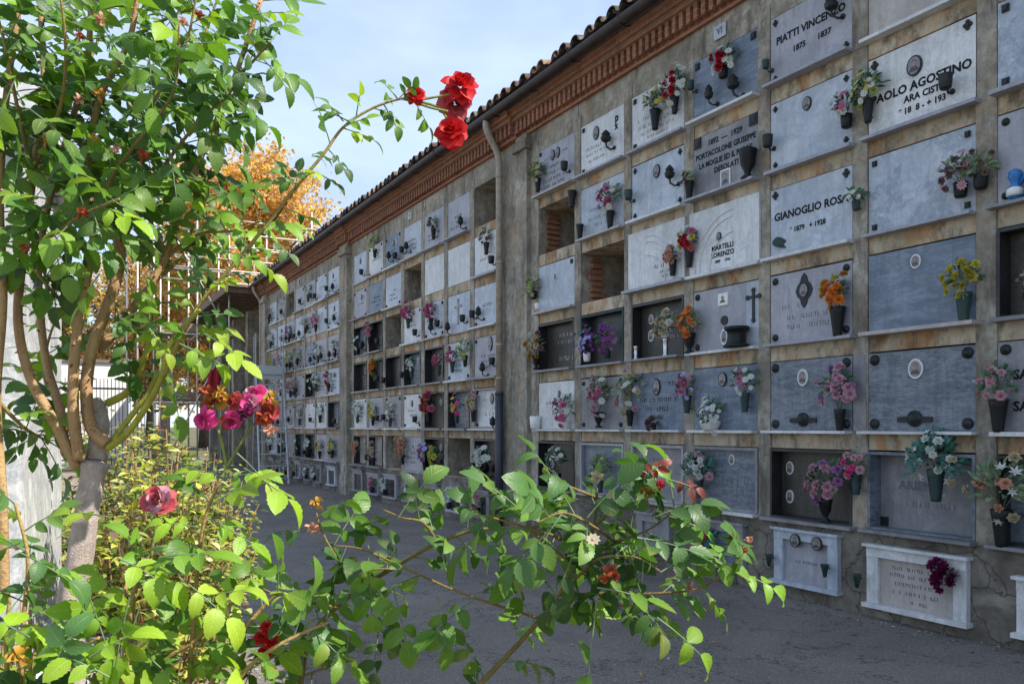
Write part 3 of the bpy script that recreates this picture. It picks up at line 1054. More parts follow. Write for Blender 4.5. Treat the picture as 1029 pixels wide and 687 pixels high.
pl(0, B_, 3, 'lilac_marble', 'lilac-grey plaque with an ornate dark-framed oval portrait, left of orange flowers', bolts='round', bs=.026, lines=[(-.2, .30, .2, .03), (0, .21, .5, .035), (0, .13, .45, .035)],
   por=[(-.05, .41, .046, .06, 'dark')], extra=[lambda o, y: (lambda b: (b.plate([(-.05 + .085 * (1 + .22 * math.cos(k * math.pi / 2)) * math.cos(k * math.pi / 8) * .8, .41 + .12 * (1 + .18 * math.cos(k * math.pi / 2)) * math.sin(k * math.pi / 8)) for k in range(16)], y - .008, y), b.build('portrait_mount', M['dark_metal'], o)))(MB())])
pl(0, B_, 2, 'slate_marble', 'dark slate plaque with white oval portrait, left of the vase of pink roses', bolts='round', bs=.032, por=[(-.06, .43, .05, .068)], extra=[ex_ornament(-.06, .085, .13), ex_panel(.405, .515, .004, .57, 'grey_marble')], sill=-.09)
pl(0, B_, 1, 'brown_marble', 'dark brown recessed plaque with two pale ovals stacked at its left', 'recess', por=[(-.29, .41, .038, .055), (-.29, .17, .038, .055)], lines=[(.1, .42, .3, .035), (.1, .3, .3, .035)], lmat='letter_faint')
# column C
pl(0, C_, 6, 'blue_marble', 'blue-grey plaque under the VI tile with a red and white wreath', bolts=('square', 'ab'), bs=.028, extra=[ex_lamp(.17, .11, 1.2), ex_lamp(-.13, .13, .9), ex_holder(-.36, .3, 'verdigris', .8)])
pl(0, C_, 5, 'grey_marble', 'grey plaque reading PORTACOLONE GIUSEPPE with a small rectangular framed portrait', bolts=('square', 'ab'), bs=.045, por=[(.02, .10, .06, .082, 'white', 'photo_sepia', True)],
   text=[('1892  —  1929', .0, .485, .070, 1), ('PORTACOLONE GIUSEPPE', 0, .385, .070, .90), ('LA MOGLIE ED IL PADRE', 0, .295, .070, .86), ('DESOLATI', .02, .21, .070, .95)])
pl(0, C_, 4, 'white_marble', 'white relief plaque reading MARTELLI LORENZO under a carved arch', 'proud', por=[(-.04, .31, .028, .038, 'dark')], text=[('MARTELLI', 0, .21, .062, 1), ('LORENZO', 0, .145, .062, 1), ('1889     1926', 0, .085, .036, 1)], extra=[ex_arch(1)], h=OPH)
pl(0, C_, 3, 'lilac_marble', 'lilac-grey plaque with a small black cross on its right panel', bolts=('round', 'ac'), bs=.026, por=[(-.01, .46, .06, .055, 'white', 'photo_grey', True), (0, .12, .04, .07, 'silver')],
   extra=[ex_disc(0, .27, .042, 'bronze'), ex_panel(.27, .46, .004, .57, 'pale_marble'), ex_cross(.35, .40, .09)])
pl(0, C_, 2, 'blue_marble', 'blue-grey plaque with a brown oval portrait above a white bowl of flowers', por=[(-.02, .46, .05, .065, 'dark')], lines=[(0, .3, .4, .03), (0, .24, .3, .03)])
pl(0, C_, 1, 'slate_marble', 'dark slate plaque with a pale frame beside a fall of white roses', 'frame', por=[(.07, .46, .034, .046)], lines=[(.12, .27, .34, .05), (.12, .17, .34, .05), (.12, .09, .4, .02)], smat='grey_marble')
# column D
pl(0, D_, 6, 'white_marble', 'white plaque behind an oval portrait and the yellow-green bouquet', bolts=('square', 'ac'), bs=.022, por=[(-.05, .44, .06, .075, 'dark')], lines=[(-.05, .30, .5, .035), (0, .22, .6, .035), (0, .15, .5, .028), (0, .09, .3, .025)])
pl(0, D_, 5, 'pale_marble', 'pale blue plaque with an oval portrait and four dark diamond bolts', bolts='diamond', bs=.026, por=[(.0, .43, .05, .068, 'dark')], extra=[ex_lamp(.27, .27, 1.1), ex_holder(-.36, .22, 'verdigris')])
pl(0, D_, 4, 'white_marble', 'white relief plaque with an oval portrait, left of MARTELLI LORENZO', 'proud', por=[(.22, .30, .052, .07, 'dark')], lines=[(.18, .19, .38, .035), (.18, .125, .2, .025), (.18, .08, .15, .025)], lmat='letter_dark', extra=[ex_arch(-1)])
pl(0, D_, 3, 'brown_marble', 'brown recessed plaque with two pale ovals beside a silver vase', 'recess', por=[(-.22, .42, .036, .05), (-.22, .25, .045, .06)], lines=[(.05, .44, .3, .04), (.05, .28, .2, .03), (.05, .22, .25, .03)], lmat='gold_letter')
pl(0, D_, 2, 'blue_marble', 'blue-grey plaque with a tall oval portrait between two lines of dark letters', bolts=('square', 'ab'), bs=.022, por=[(.0, .43, .055, .085, 'dark')], lines=[(-.22, .46, .16, .035), (.22, .46, .16, .035), (0, .30, .6, .04), (0, .21, .35, .04), (0, .13, .2, .03)], lmat='letter_dark')
pl(0, D_, 1, 'grey_marble', 'plain grey plaque in a pale frame behind the red young leaves', 'frame', smat='lilac_marble', lines=[(0, .42, .4, .03)])
# column E (rows 4 open)
pl(0, E_, 6, 'white_marble', 'white plaque with a dark oval portrait and a monogram cross', bolts=('square', 'ac'), bs=.02, por=[(-.10, .42, .055, .075, 'dark')], text=[('P', .27, .43, .15, .8), ('x', .265, .38, .11, 1)], lines=[(-.1, .28, .4, .035), (-.05, .21, .5, .03), (-.1, .14, .3, .025)], extra=[ex_lamp(.17, .22, 1.3)])
pl(0, E_, 5, 'pale_marble', 'faded pale plaque behind a pink and white bouquet, second column from the drainpipe', lines=[(0, .3, .5, .03), (0, .2, .5, .03), (0, .12, .3, .03)])
pl(0, E_, 3, 'black_marble', 'black recessed niche plaque hidden behind purple orchids', 'recess', smat='verdigris')
pl(0, E_, 2, 'grey_marble', 'grey plaque almost covered by pink and white flowers, beside the white one', bolts='round', lines=[(0, .45, .4, .035)])
pl(0, E_, 1, 'slate_marble', 'dark slate plaque in a grey border behind a yellow-green posy', 'frame', lines=[(0, .3, .4, .04), (0, .2, .3, .03)], smat='lilac_marble')
# column F (row 5 open)
pl(0, F_, 6, 'lilac_marble', 'grey-white plaque with two touching oval portraits and four lines of black letters', bolts=('square', 'a'), bs=.02, por=[(-.07, .44, .05, .065, 'dark'), (.045, .44, .05, .065, 'dark')],
   lines=[(-.2, .43, .1, .022), (.2, .43, .1, .022), (.05, .31, .35, .035), (.0, .235, .4, .035), (0, .16, .45, .035), (0, .09, .5, .035)], lmat='letter_dark', extra=[ex_holder(.3, .14)])
pl(0, F_, 4, 'pale_marble', 'pale plaque with a tiny oval portrait, below the open brick niche', por=[(0, .40, .035, .05)], bolts=('square', 'b'), extra=[ex_holder(-.3, .03, 'ceramic_white', .8)])
pl(0, F_, 3, 'brown_marble', 'dark recessed plaque with pale writing beside dried cream flowers', 'recess', lines=[(.1, .42, .4, .04), (.1, .34, .45, .04), (.05, .14, .4, .05)], lmat='gold_letter')
pl(0, F_, 2, 'white_marble', 'bright white plaque with short black lines, beside pink anemones', por=[(.08, .42, .025, .045, 'dark')], lines=[(-.1, .32, .25, .03), (.1, .22, .3, .03)], lmat='letter_dark')
pl(0, F_, 1, 'black_marble', 'black recessed plaque with three pale ovals in a column', 'recess', por=[(-.25, .45, .03, .05), (-.25, .29, .03, .05), (-.25, .11, .03, .05)], lines=[(.05, .45, .4, .035)], smat='black_marble')

# bouquets of the near bay
bq = bouquet
bq(0, A_, 5, -.36, .10, 'yellow and white flowers hanging left of the PAOLO AGOSTINO name', [('daisy', 'yellow', 4), ('daisy', 'white', 6), ('rose', 'lime', 4)], 'tall', 'black', .10, .08, nleaf=50, fsize=.024)
bq(0, A_, 4, .33, .10, 'withered pink-grey flowers hanging on the heavily veined plaque', [('rose', 'dry', 6), ('daisy', 'palepink', 4)], 'cup', 'black', .09, .06, nleaf=24, leaf='foliage_pale')
bq(0, A_, 4, -.46, .20, 'few small white flowers on the pier beside GIANOGLIO ROSA', [('daisy', 'white', 5)], 'cup', 'green', .045, .03, nleaf=18, fsize=.018, vscale=.7)
bq(0, A_, 3, .35, 0, 'bright yellow flowers in a dark green vase on the blue-grey ledge', [('mum', 'yellow', 9), ('rose', 'yellow', 4)], 'tall', 'green', .085, .09, nleaf=26, fsize=.030, vscale=1.15)
bq(0, A_, 1, .16, .25, 'cascade of white and green flowers hanging before the faint-name plaque', [('rose', 'white', 7), ('lily', 'white', 5), ('rose', 'cream', 2), ('bud', 'lime', 4)], 'tall', 'green', .15, .10, nleaf=130, leaf='foliage_teal', fsize=.026, droop=.5, vscale=1.3)
bq(0, A_, 0, .25, .18, 'wilted purple flower hanging head-up on the white framed ground plaque', [('mum', 'wine', 12)], 'cup', 'none', .065, .02, nleaf=6, fsize=.042, yoff=-.06)
bq(0, A_, 1, -.46, .25, 'small red and pale pink posy on the pier between the two lowest big plaques', [('rose', 'magenta', 2), ('rose', 'palepink', 5)], 'tall', 'green', .07, .05, nleaf=14, fsize=.026)
bq(0, B_, 5, .39, .12, 'pink and white posy on the ledge of the pale blank plaque', [('daisy', 'pink', 4), ('rose', 'white', 4)], 'cup', 'black', .07, .07, nleaf=26, fsize=.024)
bq(0, B_, 3, .31, .0, 'orange and yellow flowers in a ribbed black vase beside the ornate oval', [('rose', 'orange', 7), ('mum', 'yellow', 3), ('mum', 'gold', 3)], 'tall', 'black', .085, .10, nleaf=24, fsize=.033, vscale=1.35)
bq(0, B_, 2, .33, 0, 'large pink silk roses in a dark vase between two slate plaques', [('rose', 'palepink', 9), ('rose', 'lilac', 2)], 'tall', 'black', .13, .14, nleaf=46, fsize=.036, vscale=1.0)
bq(0, B_, 1, .20, .02, 'lilac-pink roses before the dark brown niche with two ovals', [('rose', 'palepink', 8), ('rose', 'lilac', 5)], 'urn', 'black', .14, .13, nleaf=56, leaf='foliage_plastic', fsize=.034)
bq(0, C_, 6, .04, .26, 'red and white wreath of roses under the VI tile', [('rose', 'red', 8), ('daisy', 'white', 9)], 'cup', 'black', .115, .05, nleaf=40, fsize=.031)
bq(0, C_, 5, -.40, 0, 'dried reddish stalks in a black pot left of PORTACOLONE', [('rose', 'dry', 4), ('bud', 'cream', 3)], 'tall', 'black', .05, .02, nleaf=20, leaf='foliage_pale', fsize=.02, vscale=1.05)
bq(0, C_, 5, .33, 0, 'empty tall black urn on the ledge right of PORTACOLONE', [], 'urn', 'black', .03, .0, nleaf=0, vscale=1.45, name='vase', cat='vase')
bq(0, C_, 4, -.40, .09, 'red and yellow posy in a black cone between the two relief plaques', [('rose', 'red', 5), ('rose', 'yellow', 3), ('daisy', 'white', 3), ('rose', 'pink', 3)], 'tall', 'black', .085, .08, nleaf=26, fsize=.03)
bq(0, D_, 4, .30, .05, 'small peach posy in a dark cup before the left relief plaque', [('rose', 'peach', 9)], 'tall', 'black', .06, .03, nleaf=14, fsize=.024, vscale=.9)
bq(0, C_, 3, -.40, 0, 'orange gerberas in a dark vase between brown and lilac plaques', [('daisy', 'orange', 4), ('rose', 'orange', 5), ('rose', 'peach', 3)], 'urn', 'black', .10, .09, nleaf=40, fsize=.032, leaf='foliage_pale', vscale=1.1)
bq(0, C_, 3, .25, 0, 'wide low black planter on a stepped base beside the cross', [], 'planter', 'black', .02, .0, nleaf=0, vscale=1.15, name='planter', cat='planter', yoff=-.10)
bq(0, C_, 2, -.12, 0, 'mound of small white flowers in an oval white bowl', [('daisy', 'white', 24)], 'bowl', 'white', .12, .045, nleaf=44, fsize=.024, vscale=.95)
bq(0, C_, 2, .30, .16, 'pink and white posy at the right of the brown-portrait plaque', [('daisy', 'pink', 5), ('daisy', 'white', 9)], 'tall', 'green', .10, .09, nleaf=30, fsize=.024)
bq(0, C_, 2, -.43, .16, 'rose and lilac flowers on the pier left of the white bowl', [('rose', 'pink', 4), ('daisy', 'lilac', 4), ('daisy', 'violet', 3)], 'tall', 'green', .085, .08, nleaf=22, fsize=.027)
bq(0, C_, 1, -.27, .10, 'fall of white and blush roses with teal leaves on the slate plaque', [('rose', 'white', 7), ('rose', 'palepink', 6)], 'tall', 'green', .14, .10, nleaf=90, leaf='foliage_teal', fsize=.032)
bq(0, D_, 6, .04, .10, 'yellow-green sprays in a black cone on the white plaque', [('bud', 'lime', 8), ('daisy', 'yellow', 6)], 'tall', 'black', .10, .08, nleaf=60, leaf='foliage_pale', fsize=.024, vscale=1.2)
bq(0, D_, 6, .33, .16, 'red and white roses spilling beside the yellow-green sprays', [('rose', 'red', 7), ('daisy', 'white', 12)], 'tall', 'black', .13, .09, nleaf=50, fsize=.030)
bq(0, D_, 3, .20, 0, 'peach and white roses in a silver vase inside the brown niche', [('rose', 'cream', 6), ('rose', 'white', 3)], 'silver', 'silver', .11, .13, nleaf=44, fsize=.034)
bq(0, D_, 3, -.26, 0, 'little silver lantern in the brown recessed niche', [], 'silver', 'silver', .02, .0, nleaf=0, vscale=.8, name='grave_lantern', cat='lantern')
bq(0, D_, 2, -.36, .04, 'large white and cream bouquet left of the tall oval portrait', [('daisy', 'white', 9), ('rose', 'cream', 4), ('rose', 'palepink', 4)], 'tall', 'black', .17, .17, nleaf=70, leaf='foliage_pale', fsize=.032)
bq(0, D_, 2, .02, 0, 'small dark withered pot under the tall oval portrait', [('mum', 'dry', 5)], 'cup', 'black', .05, .0, nleaf=14, fsize=.03, vscale=.6)
bq(0, E_, 5, .23, 0, 'pink and white blooms in a tall black vase on the faded pale plaque', [('rose', 'pink', 4), ('mum', 'pink', 2), ('daisy', 'white', 7), ('rose', 'palepink', 3)], 'tall', 'black', .13, .14, nleaf=70, leaf='foliage_pale', fsize=.034, vscale=1.1)
bq(0, E_, 5, -.34, 0, 'empty black vase on the faded pale plaque ledge', [], 'tall', 'black', .02, .0, nleaf=0, vscale=1.0, name='vase', cat='vase')
bq(0, E_, 5, -.50, .40, 'empty black cone vase on the pier right of the double portrait', [], 'tall', 'black', .02, .0, nleaf=0, vscale=1.15, name='vase', cat='vase')
bq(0, E_, 3, .17, .05, 'mass of purple orchids filling the right of the black niche', [('daisy', 'purple', 34), ('daisy', 'lilac', 8)], 'cup', 'green', .15, .12, nleaf=30, fsize=.022)
bq(0, E_, 3, -.20, .04, 'violet and white orchids in the left of the black niche', [('daisy', 'violet', 16), ('daisy', 'purple', 16)], 'cup', 'white', .13, .12, nleaf=20, fsize=.021)
bq(0, E_, 2, .02, .02, 'pink and white bouquet covering the grey plaque', [('rose', 'pink', 5), ('rose', 'palepink', 4), ('daisy', 'white', 7)], 'urn', 'black', .17, .16, nleaf=80, leaf='foliage_pale', fsize=.032)
bq(0, E_, 1, .05, .03, 'yellow-green posy behind the rose branch, second column from the drainpipe', [('bud', 'lime', 10), ('daisy', 'yellow', 4)], 'tall', 'green', .13, .10, nleaf=60, leaf='foliage_pale', fsize=.026)
bq(0, F_, 6, -.32, .05, 'yellow and cream posy beside the double oval portraits', [('rose', 'lime', 6), ('daisy', 'cream', 7)], 'tall', 'black', .10, .07, nleaf=50, fsize=.028)
bq(0, F_, 4, -.42, .18, 'cream lilies in a black cup at the pilaster', [('lily', 'lime', 6), ('lily', 'cream', 4)], 'cup', 'black', .10, .06, nleaf=30, leaf='foliage_pale', fsize=.034)
bq(0, F_, 3, -.36, .02, 'dried cream and gold flowers beside the pilaster', [('rose', 'cream', 5), ('mum', 'gold', 3), ('rose', 'dry', 2), ('rose', 'white', 1)], 'urn', 'black', .14, .10, nleaf=30, leaf='foliage_pale', fsize=.036)
bq(0, F_, 2, .28, .0, 'pink anemones in a white pot before the bright white plaque', [('daisy', 'pink', 5), ('rose', 'pink', 3), ('daisy', 'white', 4)], 'cup', 'white', .16, .13, nleaf=46, fsize=.04)
bq(0, F_, 2, -.38, 0, 'small white lantern standing at the left of the bright white plaque', [], 'cup', 'white', .02, .0, nleaf=0, vscale=1.6, name='grave_lantern', cat='lantern')
bq(0, F_, 1, .12, .02, 'white flowers with deep green leaves in the black niche of three ovals', [('daisy', 'white', 9)], 'urn', 'black', .13, .16, nleaf=80, fsize=.034)
bq(0, G_, 2, -.36, 0, 'pink and white freesias in a black vase beside the SAM plaque', [('rose', 'palepink', 5), ('bud', 'white', 4), ('bud', 'pink', 3)], 'tall', 'black', .10, .09, nleaf=30, fsize=.026, vscale=1.25)
bq(0, G_, 1, -.34, 0, 'peach roses and white lilies in a black vase beside the brass emblem', [('rose', 'peach', 4), ('lily', 'white', 3), ('rose', 'cream', 2)], 'tall', 'black', .15, .12, nleaf=80, fsize=.030, leaf='foliage_pale', vscale=1.4)
bq(0, G_, 4, -.47, .12, 'straggly dry posy on the pier beside the blue figures', [('bud', 'lime', 4), ('rose', 'dry', 3)], 'cup', 'black', .09, .04, nleaf=30, leaf='foliage_pale', fsize=.02)
bq(0, G_, 3, -.2, .01, 'black vase with bare stalks inside the niche marked TO', [('rose', 'dry', 3)], 'urn', 'black', .05, .02, nleaf=10, fsize=.02, leaf='foliage_pale', yoff=.02)
# blue figures on the ledge
o = empty('toy_figure', (WX - .05, col_y(0, G_) + .26, ROWZ[3] + .003), -math.pi / 2, 'little blue and white toy figure with raised arm on a marble ledge', 'toy figure')
b = MB(); b.lathe([(.03, 0), (.045, .02), (.04, .07), (.022, .095), (.03, .115), (.042, .14), (.036, .175), (.012, .19)], 12); b.tube([(.025, 0, .09), (.07, 0, .15), (.11, 0, .17)], [.014, .013, .02], 8); b.tube([(-.02, 0, .085), (-.055, -.01, .05)], [.014, .012], 8)
b.build('body', M['blue_plastic'], o, True)
b = MB(); b.lathe([(.02, 0), (.047, .012), (.048, .05), (.02, .07)], 12, (0, -.006, .012)); b.build('clothes', M['ceramic_white'], o, True)
o = empty('toy_figure', (WX - .055, col_y(0, G_) + .13, ROWZ[3] + .003), -math.pi / 2, 'small dark round toy beside the blue figure on the marble ledge', 'toy figure')
b = MB(); b.lathe([(.03, 0), (.05, .03), (.048, .07), (.03, .1), (.01, .11)], 12); b.build('body', M['plastic_black'], o, True)
b = MB(); b.lathe([(.012, 0), (.02, .01), (.012, .03)], 8, (-.03, 0, .1)); b.lathe([(.012, 0), (.02, .01), (.012, .03)], 8, (.03, 0, .1)); b.build('ear', M['blue_plastic'], o, True)


# ground-row frames
def ground_plaque(bay, c, label, w=.62, h=.42, z=.16, mat='white_marble', inner='pale_marble', por=(), lines=None, vases=(), tilt=0, dx=0):
    o = empty('memorial_plaque', (WX - .012, col_y(bay, c) - dx, z), -math.pi / 2, label, 'memorial plaque', 'ground-row plaques')
    b = MB(); x = w / 2
    b.box(-x, x, -.05, 0, h - .07, h); b.box(-x - .02, x + .02, -.075, 0, h + .001, h + .022)
    b.box(-x, -x + .09, -.045, 0, .031, h - .071); b.box(x - .09, x, -.045, 0, .031, h - .071)
    b.box(-x - .02, x + .02, -.08, 0, 0, .03)
    b.build('border', M[mat], o)
    b = MB(); b.box(-x + .091, x - .091, -.018, 0, .031, h - .071); b.build('slab', M[inner], o)
    for q in por: portrait(o, q[0], q[1], q[2], q[3], -.051, *(q[4:]))
    if lines: marks(o, lines, -.019, 'letter_faint', c)
    for vx in vases:
        b = MB(); b.lathe([(.012, 0), (.03, .09), (.034, .1), (.028, .1)], 10, (vx, -.10, h * .3)); b.tube([(vx, -.09, h * .45), (vx, -.045, h * .45)], .006, 5)
        b.build('vase_holder', M['verdigris'], o, True)
    return o


ground_plaque(0, A_, 'white framed ground plaque with a wilted purple flower', .74, .44, .09, 'white_marble', 'tan_marble', lines=[(0, .31, .4, .025), (0, .26, .4, .025), (0, .2, .35, .025), (0, .14, .35, .025), (.02, .08, .12, .02)], vases=(-.41,))
ground_plaque(0, B_, 'white framed ground plaque with two dark oval portraits side by side', .62, .44, .12, 'pale_marble', 'lilac_marble', por=[(-.08, .37, .05, .055, 'dark'), (.13, .37, .05, .055, 'dark')], lines=[(.02, .2, .3, .02)], vases=(-.31, .24))
ground_plaque(0, G_, 'ground plaque with a pale border at the lower right corner', .50, .36, .10, 'white_marble', 'slate_marble')
ground_plaque(0, C_, 'dark ground plaque half hidden behind the rose branch', .56, .40, .14, 'grey_marble', 'slate_marble', lines=[(0, .2, .3, .03)])
ground_plaque(0, D_, 'plain grey ground plaque behind the thickest rose leaves', .5, .36, .16, 'grey_marble', 'grey_marble')
bq(0, C_, 0, -.12, .10, 'small red and blue flowers low on the wall behind the rose twigs', [('rose', 'rust', 3), ('daisy', 'teal', 4), ('rose', 'red', 2)], 'cup', 'green', .10, .06, nleaf=40, fsize=.026, leaf='foliage_teal', yoff=-.10)

# brick lining inside two open niches
for (c, row) in ((F_, 5), (E_, 4)):
    b = MB(); y = col_y(0, c); z = ROWZ[row - 1]
    r = random.Random(c)
    for i in range(8):
        zz = z + .01 + i * .068
        d = .16 + r.uniform(-.03, .05)
        b.box(WX + .12 + r.uniform(-.02, .02), WX + .12 + d, y + .401 - r.uniform(.03, .05), y + .40, zz, zz + .055)
    wbuild(b, 'brick_lining', M['brick'])

# ------------------------------------------------------------------ middle and far bays
BAYN = {1: 'middle bay', 2: 'far bay'}
ORD = ['first', 'second', 'third', 'fourth', 'fifth', 'sixth', 'seventh']
MATN = {'white_marble': 'white', 'pale_marble': 'pale blue', 'blue_marble': 'blue-grey', 'slate_marble': 'dark slate', 'brown_marble': 'dark brown', 'black_marble': 'black', 'grey_marble': 'grey', 'lilac_marble': 'lilac-grey', 'tan_marble': 'tan', 'veined_marble': 'veined'}
# (column from the near end, row): material code, mode, flowers
W_, Pm, Bm, Sm, Br, Bk, Gm, Lm = 'white_marble', 'pale_marble', 'blue_marble', 'slate_marble', 'brown_marble', 'black_marble', 'grey_marble', 'lilac_marble'
MID = {
    (0, 5): (W_, 'flush', [('dry', .1, .25, 0)]), (0, 4): (Pm, 'flush', []), (0, 3): (Lm, 'flush', []), (0, 2): (W_, 'frame', [('cream', -.3, .1, 1)]), (0, 1): (Bk, 'recess', [('white', .0, .0, 2)]),
    (1, 6): (Lm, 'flush', []), (1, 5): (W_, 'flush', []), (1, 4): (Pm, 'flush', []), (1, 3): (Pm, 'flush', [('pink', -.1, .12, 0), ('lime', .33, .18, 1)]), (1, 2): (Sm, 'recess', [('multi', .05, .08, 1)]),
    (2, 6): (Lm, 'flush', [('dry', .1, .1, 0)]), (2, 5): (W_, 'flush', []), (2, 4): (Pm, 'flush', [('pink', .0, .15, 1)]), (2, 3): (Br, 'recess', [('pink', .3, .1, 0)]), (2, 2): (Br, 'recess', [('rose', -.1, .1, 2)]), (2, 1): (Bk, 'recess', [('yellow', .15, .02, 1), ('lilac', -.25, .05, 1)]),
    (3, 6): (Pm, 'flush', []), (3, 4): (W_, 'flush', [('pink', -.05, .25, 1)]), (3, 3): (Sm, 'recess', [('white', .1, .12, 0)]), (3, 2): (W_, 'flush', []), (3, 1): (Lm, 'flush', [('peach', -.3, .1, 2)]),
    (4, 6): (Bm, 'flush', []), (4, 5): (Pm, 'flush', []), (4, 3): (Bk, 'recess', []), (4, 2): (Gm, 'flush', [('green', .0, .02, 1)]),
    (5, 6): (W_, 'flush', [('lime', .1, .3, 1)]), (5, 5): (Bm, 'flush', []), (5, 4): (Bk, 'recess', [('palepink', -.2, .15, 1)]), (5, 3): (Bk, 'recess', [('orange', .1, .15, 1)]), (5, 2): (Lm, 'flush', [('yellow', .0, .05, 1)]), (5, 1): ('tan_marble', 'recess', [('cream', 0, .02, 1)]),
    (6, 6): (Pm, 'flush', []), (6, 5): (Lm, 'flush', []), (6, 4): (Sm, 'recess', [('green', 0, .0, 1)]), (6, 3): (Bk, 'recess', []), (6, 2): (W_, 'flush', [('white', .0, .1, 1)]), (6, 1): ('tan_marble', 'recess', [('peach', -.05, .05, 1)]),
}
FAR = {}
r = random.Random(21)
for c in range(7):
    for row in range(1, 7):
        if (c, row) in ((4, 6),): continue
        m_ = r.choice([W_, Pm, Bm, Lm, Gm, Pm, Lm] if row > 3 else [Lm, Br, Gm, Sm, Lm, W_, Bm, Pm, Bk])
        md = 'recess' if m_ in (Br, Bk, Sm) else 'flush'
        fl = [(r.choice(['pink', 'white', 'cream', 'palepink', 'lilac', 'green', 'yellow', 'white', 'red', 'white']), r.uniform(-.3, .3), r.uniform(.02, .12), 1)] if r.random() < (.55 if row > 3 else .85) else []
        FAR[(c, row)] = (m_, md, fl)
FAR[(3, 4)] = (Gm, 'flush', [('lime', 0, .1, 1)])
SETS = {
    'dry': ([('rose', 'dry', 5)], 'foliage_plastic', 'withered dark'), 'cream': ([('rose', 'cream', 6), ('rose', 'palepink', 3)], 'foliage_pale', 'cream'),
    'white': ([('rose', 'white', 7), ('daisy', 'white', 5)], 'foliage_teal', 'white'), 'pink': ([('rose', 'pink', 7), ('mum', 'pink', 4)], 'foliage_plastic', 'pink'),
    'lime': ([('lily', 'lime', 8)], 'foliage_pale', 'lime-green'), 'multi': ([('daisy', 'yellow', 3), ('daisy', 'orange', 3), ('daisy', 'magenta', 4)], 'foliage_teal', 'multicoloured'),
    'rose': ([('rose', 'rust', 5), ('rose', 'pink', 5)], 'foliage_plastic', 'trailing rust'), 'yellow': ([('rose', 'yellow', 6), ('daisy', 'lime', 4)], 'foliage_plastic', 'yellow'),
    'lilac': ([('rose', 'lilac', 6), ('daisy', 'violet', 4)], 'foliage_plastic', 'lilac'), 'peach': ([('rose', 'peach', 7), ('rose', 'cream', 3)], 'foliage_pale', 'peach'),
    'orange': ([('rose', 'orange', 5), ('mum', 'gold', 5)], 'foliage_plastic', 'orange'), 'green': ([('daisy', 'white', 3)], 'foliage_plastic', 'mostly green'),
    'palepink': ([('rose', 'palepink', 8), ('rose', 'pink', 3)], 'foliage_plastic', 'pale pink'), 'red': ([('rose', 'red', 7)], 'foliage_plastic', 'red'),
}
for bay, tab in ((1, MID), (2, FAR)):
    for (c, row), (m_, md, fl) in tab.items():
        r = random.Random(bay * 100 + c * 10 + row)
        dark = md == 'recess'
        where = '%s of the %s, %s column beyond its near pilaster' % (ROWN[row], BAYN[bay], ORD[c])
        lab = '%s plaque, %s' % (MATN[m_], where)
        por = []
        ex = []
        lines = None
        if not ((bay, c, row) in ((1, 1, 5), (1, 2, 5))):
            if r.random() < .55:
                x = r.uniform(-.1, .1)
                por = [(x, .42, .042, .056, 'white' if dark or r.random() < .4 else 'dark')]
                if r.random() < .25: por.append((x + .12, .42, .042, .056, 'white'))
            lines = [(r.uniform(-.05, .05), .30 - .075 * k, r.uniform(.2, .5), .036) for k in range(r.choice([0, 1, 2, 3, 3]))]
            if r.random() < .6: ex.append(ex_holder(r.choice([-.3, .28]), r.uniform(.08, .16)))
            if r.random() < .3: ex.append(ex_lamp(r.uniform(-.2, .25), r.uniform(.08, .16)))
        if (bay, c, row) == (1, 1, 4): ex = [ex_cross(-.02, .36, .13, 'lilac_marble', .22), ex_holder(.28, .12), ex_lamp(-.25, .05)]; lines = None; por = []
        if (bay, c, row) == (1, 0, 3): por = [(.12, .46, .055, .10, 'dark')]; ex = [ex_holder(.3, .15), ex_lamp(.0, .08)]
        if (bay, c, row) == (1, 0, 2): por = [(.12, .42, .05, .075, 'dark')]; lines = [(-.08, .41, .12, .03), (.28, .41, .1, .03), (.1, .29, .16, .04), (.1, .21, .4, .04), (.12, .13, .2, .035)]; ex = [ex_lamp(.26, .04)]
        plaque(bay, c, row, m_, lab, md, bolts=(r.choice(['square', 'diamond', 'round']), r.choice(['ab', 'abcd', 'cd', 'abcd'])) if not dark and r.random() < .7 else None,
               por=por, lines=lines, lmat='letter_dark' if not dark else 'gold_letter', extra=ex, sill=(True if r.random() < .7 else -.03) if (c, row) not in ((1, 5), (2, 5)) else False, seed=bay, w=.78 if bay == 1 else .80)
        for (s_, x, z, size) in fl:
            fs, lf, nm = SETS[s_]
            k = (.8, 1.15, 1.5)[size]
            bouquet(bay, c, row, x, z, '%s flowers, %s' % (nm, where), [(a, b_, max(2, int(n_ * (1 if bay == 1 else .7)))) for a, b_, n_ in fs], 'tall', r.choice(['black', 'black', 'green', 'bronze']), .10 * k, .09 * k, nleaf=26, leaf=lf, fsize=.034 * k, detail=False)
    # small ossuary openings along the ground row, inner shade painted as black slabs
    for c in range(7):
        r = random.Random(c + bay * 7)
        dk = r.random() < .5
        ground_plaque(bay, c, '%s ground plaque of the %s, %s column beyond its near pilaster' % ('painted-dark niche' if dk else 'grey', BAYN[bay], ORD[c]), r.choice([.36, .5, .6]), r.uniform(.34, .42), .12, r.choice(['grey_marble', 'lilac_marble', 'pale_marble']), 'black_marble' if dk else 'lilac_marble', lines=[(0, .2, .2, .02)])
        if r.random() < .6:
            s_ = r.choice(['palepink', 'white', 'peach', 'green'])
            fs, lf, nm = SETS[s_]
            bouquet(bay, c, 0, r.uniform(-.15, .15), .05, '%s flowers in ground row, %s, %s column beyond its pilaster' % (nm, BAYN[bay], ORD[c]), [(a, b_, 4) for a, b_, n_ in fs], 'cup', 'black', .09, .07, nleaf=20, leaf=lf, fsize=.032, detail=False, yoff=-.12)

